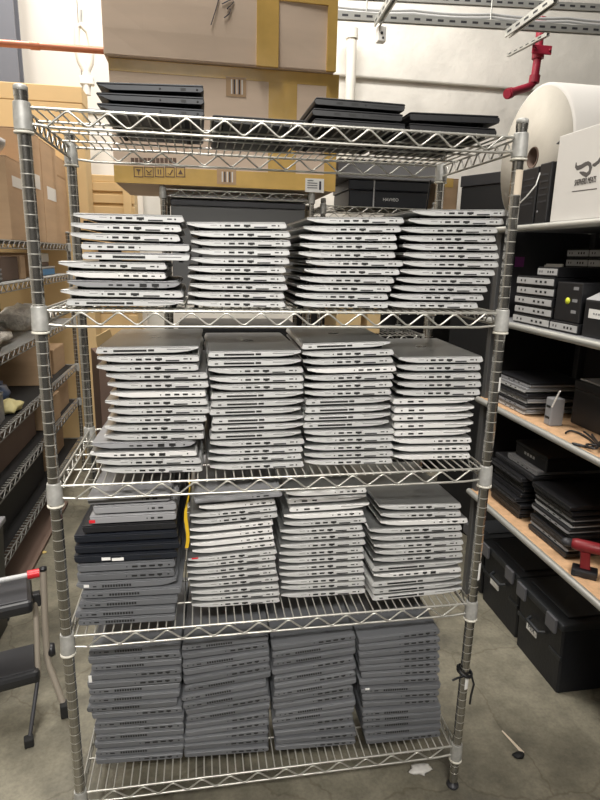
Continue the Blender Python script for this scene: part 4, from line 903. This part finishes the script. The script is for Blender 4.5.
# ---- totes on the floor
def tote(label, x, y0, y1, h=.262, L_=.52, rz=0, text=None, group='black lidded totes under the right rack'):
    r = thing('storage_tote', label, 'tote', (x, (y0+y1)/2, 0), rz, group); w = y1-y0
    MB().prism([(.012, 0), (L_-.012, 0), (L_, h), (0, h)], -w/2+.008, w/2-.008, .006).build('body', TOTEM, r)
    ld = MB().box((-.014, -w/2-.004, h+.0005), (L_+.012, w/2+.004, h+.028), bev=.006).build('lid', TOTELID, r)
    MB().box((.03, -w/2+.03, h+.0285), (L_-.04, w/2-.03, h+.034), bev=.004).build('lid_panel', TOTELID, ld)
    for s in (-1, 1): MB().box((-.026, s*w*.33-.030, h-.022), (-.0145, s*w*.33+.030, h+.034), bev=.004).build('latch', mat('latch_grey', (.10, .10, .11), .5), r)
    MB().tube([(-.002, -w*.16, h*.72), (-.022, -w*.13, h*.70), (-.022, w*.13, h*.70), (-.002, w*.16, h*.72)], .007, 8).build('handle', TOTELID, r)
    for s in (-1, 1): MB().box((-.001+.003, s*w*.36-.035, h*.52), (.010, s*w*.36+.035, h*.58), bev=.002).build('rib', TOTELID, r)
    lb_ = MB().box((-.0015+.002, w*.02, h*.47), (.0065, w*.24, h*.61), bev=.0008).build('paper_label', WHITE, r); lb_['label'] = 'white paper label'
    if text: child('lettering', text_mesh(text, .026, INK), lb_, (-.0001+.0002, w*.13, h*.54), (PI/2, 0, -PI/2))
    return r
tote('black lidded tote with white label, nearest on the floor under the right rack', 1.56, .29, .59, text='MIX')
tote('black lidded tote second along under the right rack', 1.575, .605, .915)
tote('black lidded tote farthest under the right rack', 1.585, .93, 1.10, L_=.33)
# cable clump tied on the right front post
cc = thing('cable_tie_bundle', 'black cable bundle tied round the right front post near the bottom shelf', 'cable', (RW, 0, .395))
for k in range(5):
    a_ = k*1.2; MB().tube([(.020*math.cos(a_+t*5), .020*math.sin(a_+t*5), .012*math.sin(3*t+k)+.004*k-.008) for t in [i/14 for i in range(15)]], .0032, 7).build('loop', BLACKP, cc)
MB().tube([(.012, -.016, 0), (.022, -.018, -.03), (.018, -.016, -.07), (.020, -.012, -.10)], .003, 7).build('loose_end', BLACKP, cc)
MB().tube([(-.014, -.02, 0), (-.035, -.03, .006), (-.05, -.03, .0)], .003, 7).build('loose_end', BLACKP, cc)
# hanging cables by the right back post
tag(MB().tube([(1.005, .43, 1.735), (1.0, .445, 1.60), (1.012, .445, 1.5), (1.0, .44, 1.42)], .003, 7).build('cable', BLACKP), 'black cable hanging from the top shelf beside the right back post', 'cable')

# ------------------------------------------------------------------ step stool on the left
SA = .29; SO = Vector((-.199, .422, 0))
ss = thing('step_stool', 'folding step stool with black treads and taupe tube legs at lower left', 'step stool', SO, SA)
SI = Matrix.Rotation(-SA, 3, 'Z')
def P3(p): return SI @ (Vector(p)-SO)
SW = .40
def tread(z, yoff, name):
    a = MB().box((-SW, yoff, z-.045), (0, yoff+.165, z), bev=.014).build(name, BLACKP, ss); MB().box((-SW+.014, yoff+.012, z-.001), (-.014, yoff+.150, z+.004), bev=.002).build('grip_mat', DARKSTEEL, a)
tread(.45, 0, 'tread'); tread(.20, -.005, 'tread')
leg = [P3((-.186, .51, .505)), P3((-.193, .50, .30)), P3((-.194, .494, .20)), P3((-.190, .49, .17)), P3((-.138, .444, .02))]
leg2 = [P3(on_z(35, 596, .42)), P3(on_z(37, 640, .28)), P3(on_z(38, 678, .16))]
off = Vector((-SW-.02, 0, 0)); f0 = P3(on_z(29, 742, .012))
for o_ in (Vector(), off):
    MB().tube([p+o_ for p in leg], .0105, 12).build('leg', TANMET, ss); MB().tube([p+o_*.93 for p in leg2], .0085, 12).build('leg', TANMET, ss); MB().tube([leg2[-1]+o_*.93, (leg2[-1]+f0)/2+o_*.93, f0+o_*.93], .0065, 10).build('shadow_tube', DARKSTEEL, ss)  # dark lower tubes are added along the stool's shadow line
    MB().box(leg[-1]+o_+Vector((-.016, -.018, -.02)), leg[-1]+o_+Vector((.016, .018, .030)), bev=.005).build('rubber_foot', RUBBER, ss)
    f2 = f0+o_*.93-Vector((0, 0, .012)); MB().box(f2+Vector((-.014, -.014, 0)), f2+Vector((.014, .014, .03)), bev=.004).build('rubber_foot', RUBBER, ss)  # foot for the added shadow tube
    b2 = leg2[0]+o_*.93; MB().box(b2+Vector((-.014, -.012, -.035)), b2+Vector((.016, .014, .012)), bev=.004).build('bracket', BLACKP, ss)
    MB().lathe([(0, -.010), (.020, -.010), (.024, 0), (.020, .012), (0, .012)], 18, leg[2]+o_+Vector((.014, .01, .01)), 'x').build('pivot_knob', BLACKP, ss)
    MB().lathe([(0, 0), (.0115, 0), (.0115, .010), (0, .014)], 14, leg[0]+o_, 'z').build('end_cap', BLACKP, ss)
c0 = leg[0]+Vector((-.012, 0, -.006)); MB().tube([c0, c0+Vector((-.035, 0, 0))], .014, 12).build('red_catch', REDP, ss)
MB().tube([c0+Vector((-.036, 0, 0)), leg[0]+off+Vector((.012, 0, -.006))], .008, 12).build('top_bar', GREYL, ss)
# ------------------------------------------------------------------ litter on the floor
A = on_z(502, 731, 0); Bq = on_z(523, 753, 0); d = (Bq-A).normalized(); n_ = Vector((-d.y, d.x, 0)); a = MB()
vs = [A+n_*.002, A-n_*.002, Bq-n_*.007, Bq+n_*.005]; a.add([v+Vector((0, 0, .0006)) for v in vs]+[v+Vector((0, 0, .0022)) for v in vs], [(0, 1, 2, 3), (7, 6, 5, 4), (0, 4, 5, 1), (1, 5, 6, 2), (2, 6, 7, 3), (3, 7, 4, 0)])
tag(a.build('paper_scrap', BEIGE), 'pointed beige paper scrap on the concrete floor at right', 'paper')
blob('dust_clump', 'small black dust clump beside the paper scrap on the floor', 'debris', on_z(519, 757, 0), (.018, .012, .008), BLACKM, 21, .5, n=2)
c_ = on_z(420, 771, 0); blob('plastic_scrap', 'clear crumpled plastic scrap on the floor below the bottom shelf', 'litter', c_, (.035, .018, .010), mat('clear_film', (.62, .60, .56), .25), 22, .4, n=3)
blob('crumb', 'small yellow crumb on the floor under the left rack', 'debris', on_z(44, 553, 0), (.014, .010, .006), mat('crumb', (.6, .45, .15), .7), 23, .3, n=2)
#@@BG1
#@@LIGHTS
def area(name, loc, size, power, rot=(0, 0, 0), col=(1, .965, .91), sizey=None, spread=None):
    l = bpy.data.lights.new(name, 'AREA'); l.energy = power; l.color = col; l.size = size
    if sizey: l.shape = 'RECTANGLE'; l.size_y = sizey
    if spread: l.spread = spread
    o = bpy.data.objects.new(name, l); COL.objects.link(o); o.location = loc; o.rotation_euler = rot; return o
area('ceiling_and_fill_light', (.25, -2.9, 3.5), 1.6, 20, rot=(math.radians(51), 0, math.radians(-2)), sizey=.4, spread=math.radians(50))  # narrow front fill, added below the ceiling to light the laptop fronts
area('ceiling_and_fill_light', (-.08, .85, 5.4), .4, 145, sizey=1.6)
area('ceiling_and_fill_light', (-1.3, 2.6, 5.4), .4, 120, sizey=2.0)
area('ceiling_and_fill_light', (1.2, 2.5, 5.4), 2.2, 140, rot=(math.radians(48), 0, 0), sizey=.4)  # tilted wash, added to brighten the back wall
W = bpy.data.worlds.new('world'); SC.world = W; W.use_nodes = True
W.node_tree.nodes['Background'].inputs[0].default_value = (1, .97, .92, 1); W.node_tree.nodes['Background'].inputs[1].default_value = .02
SC.view_settings.view_transform = 'Standard'; SC.view_settings.look = 'None'; SC.view_settings.exposure = 0; SC.view_settings.gamma = 1
SC.view_settings.use_curve_mapping = False
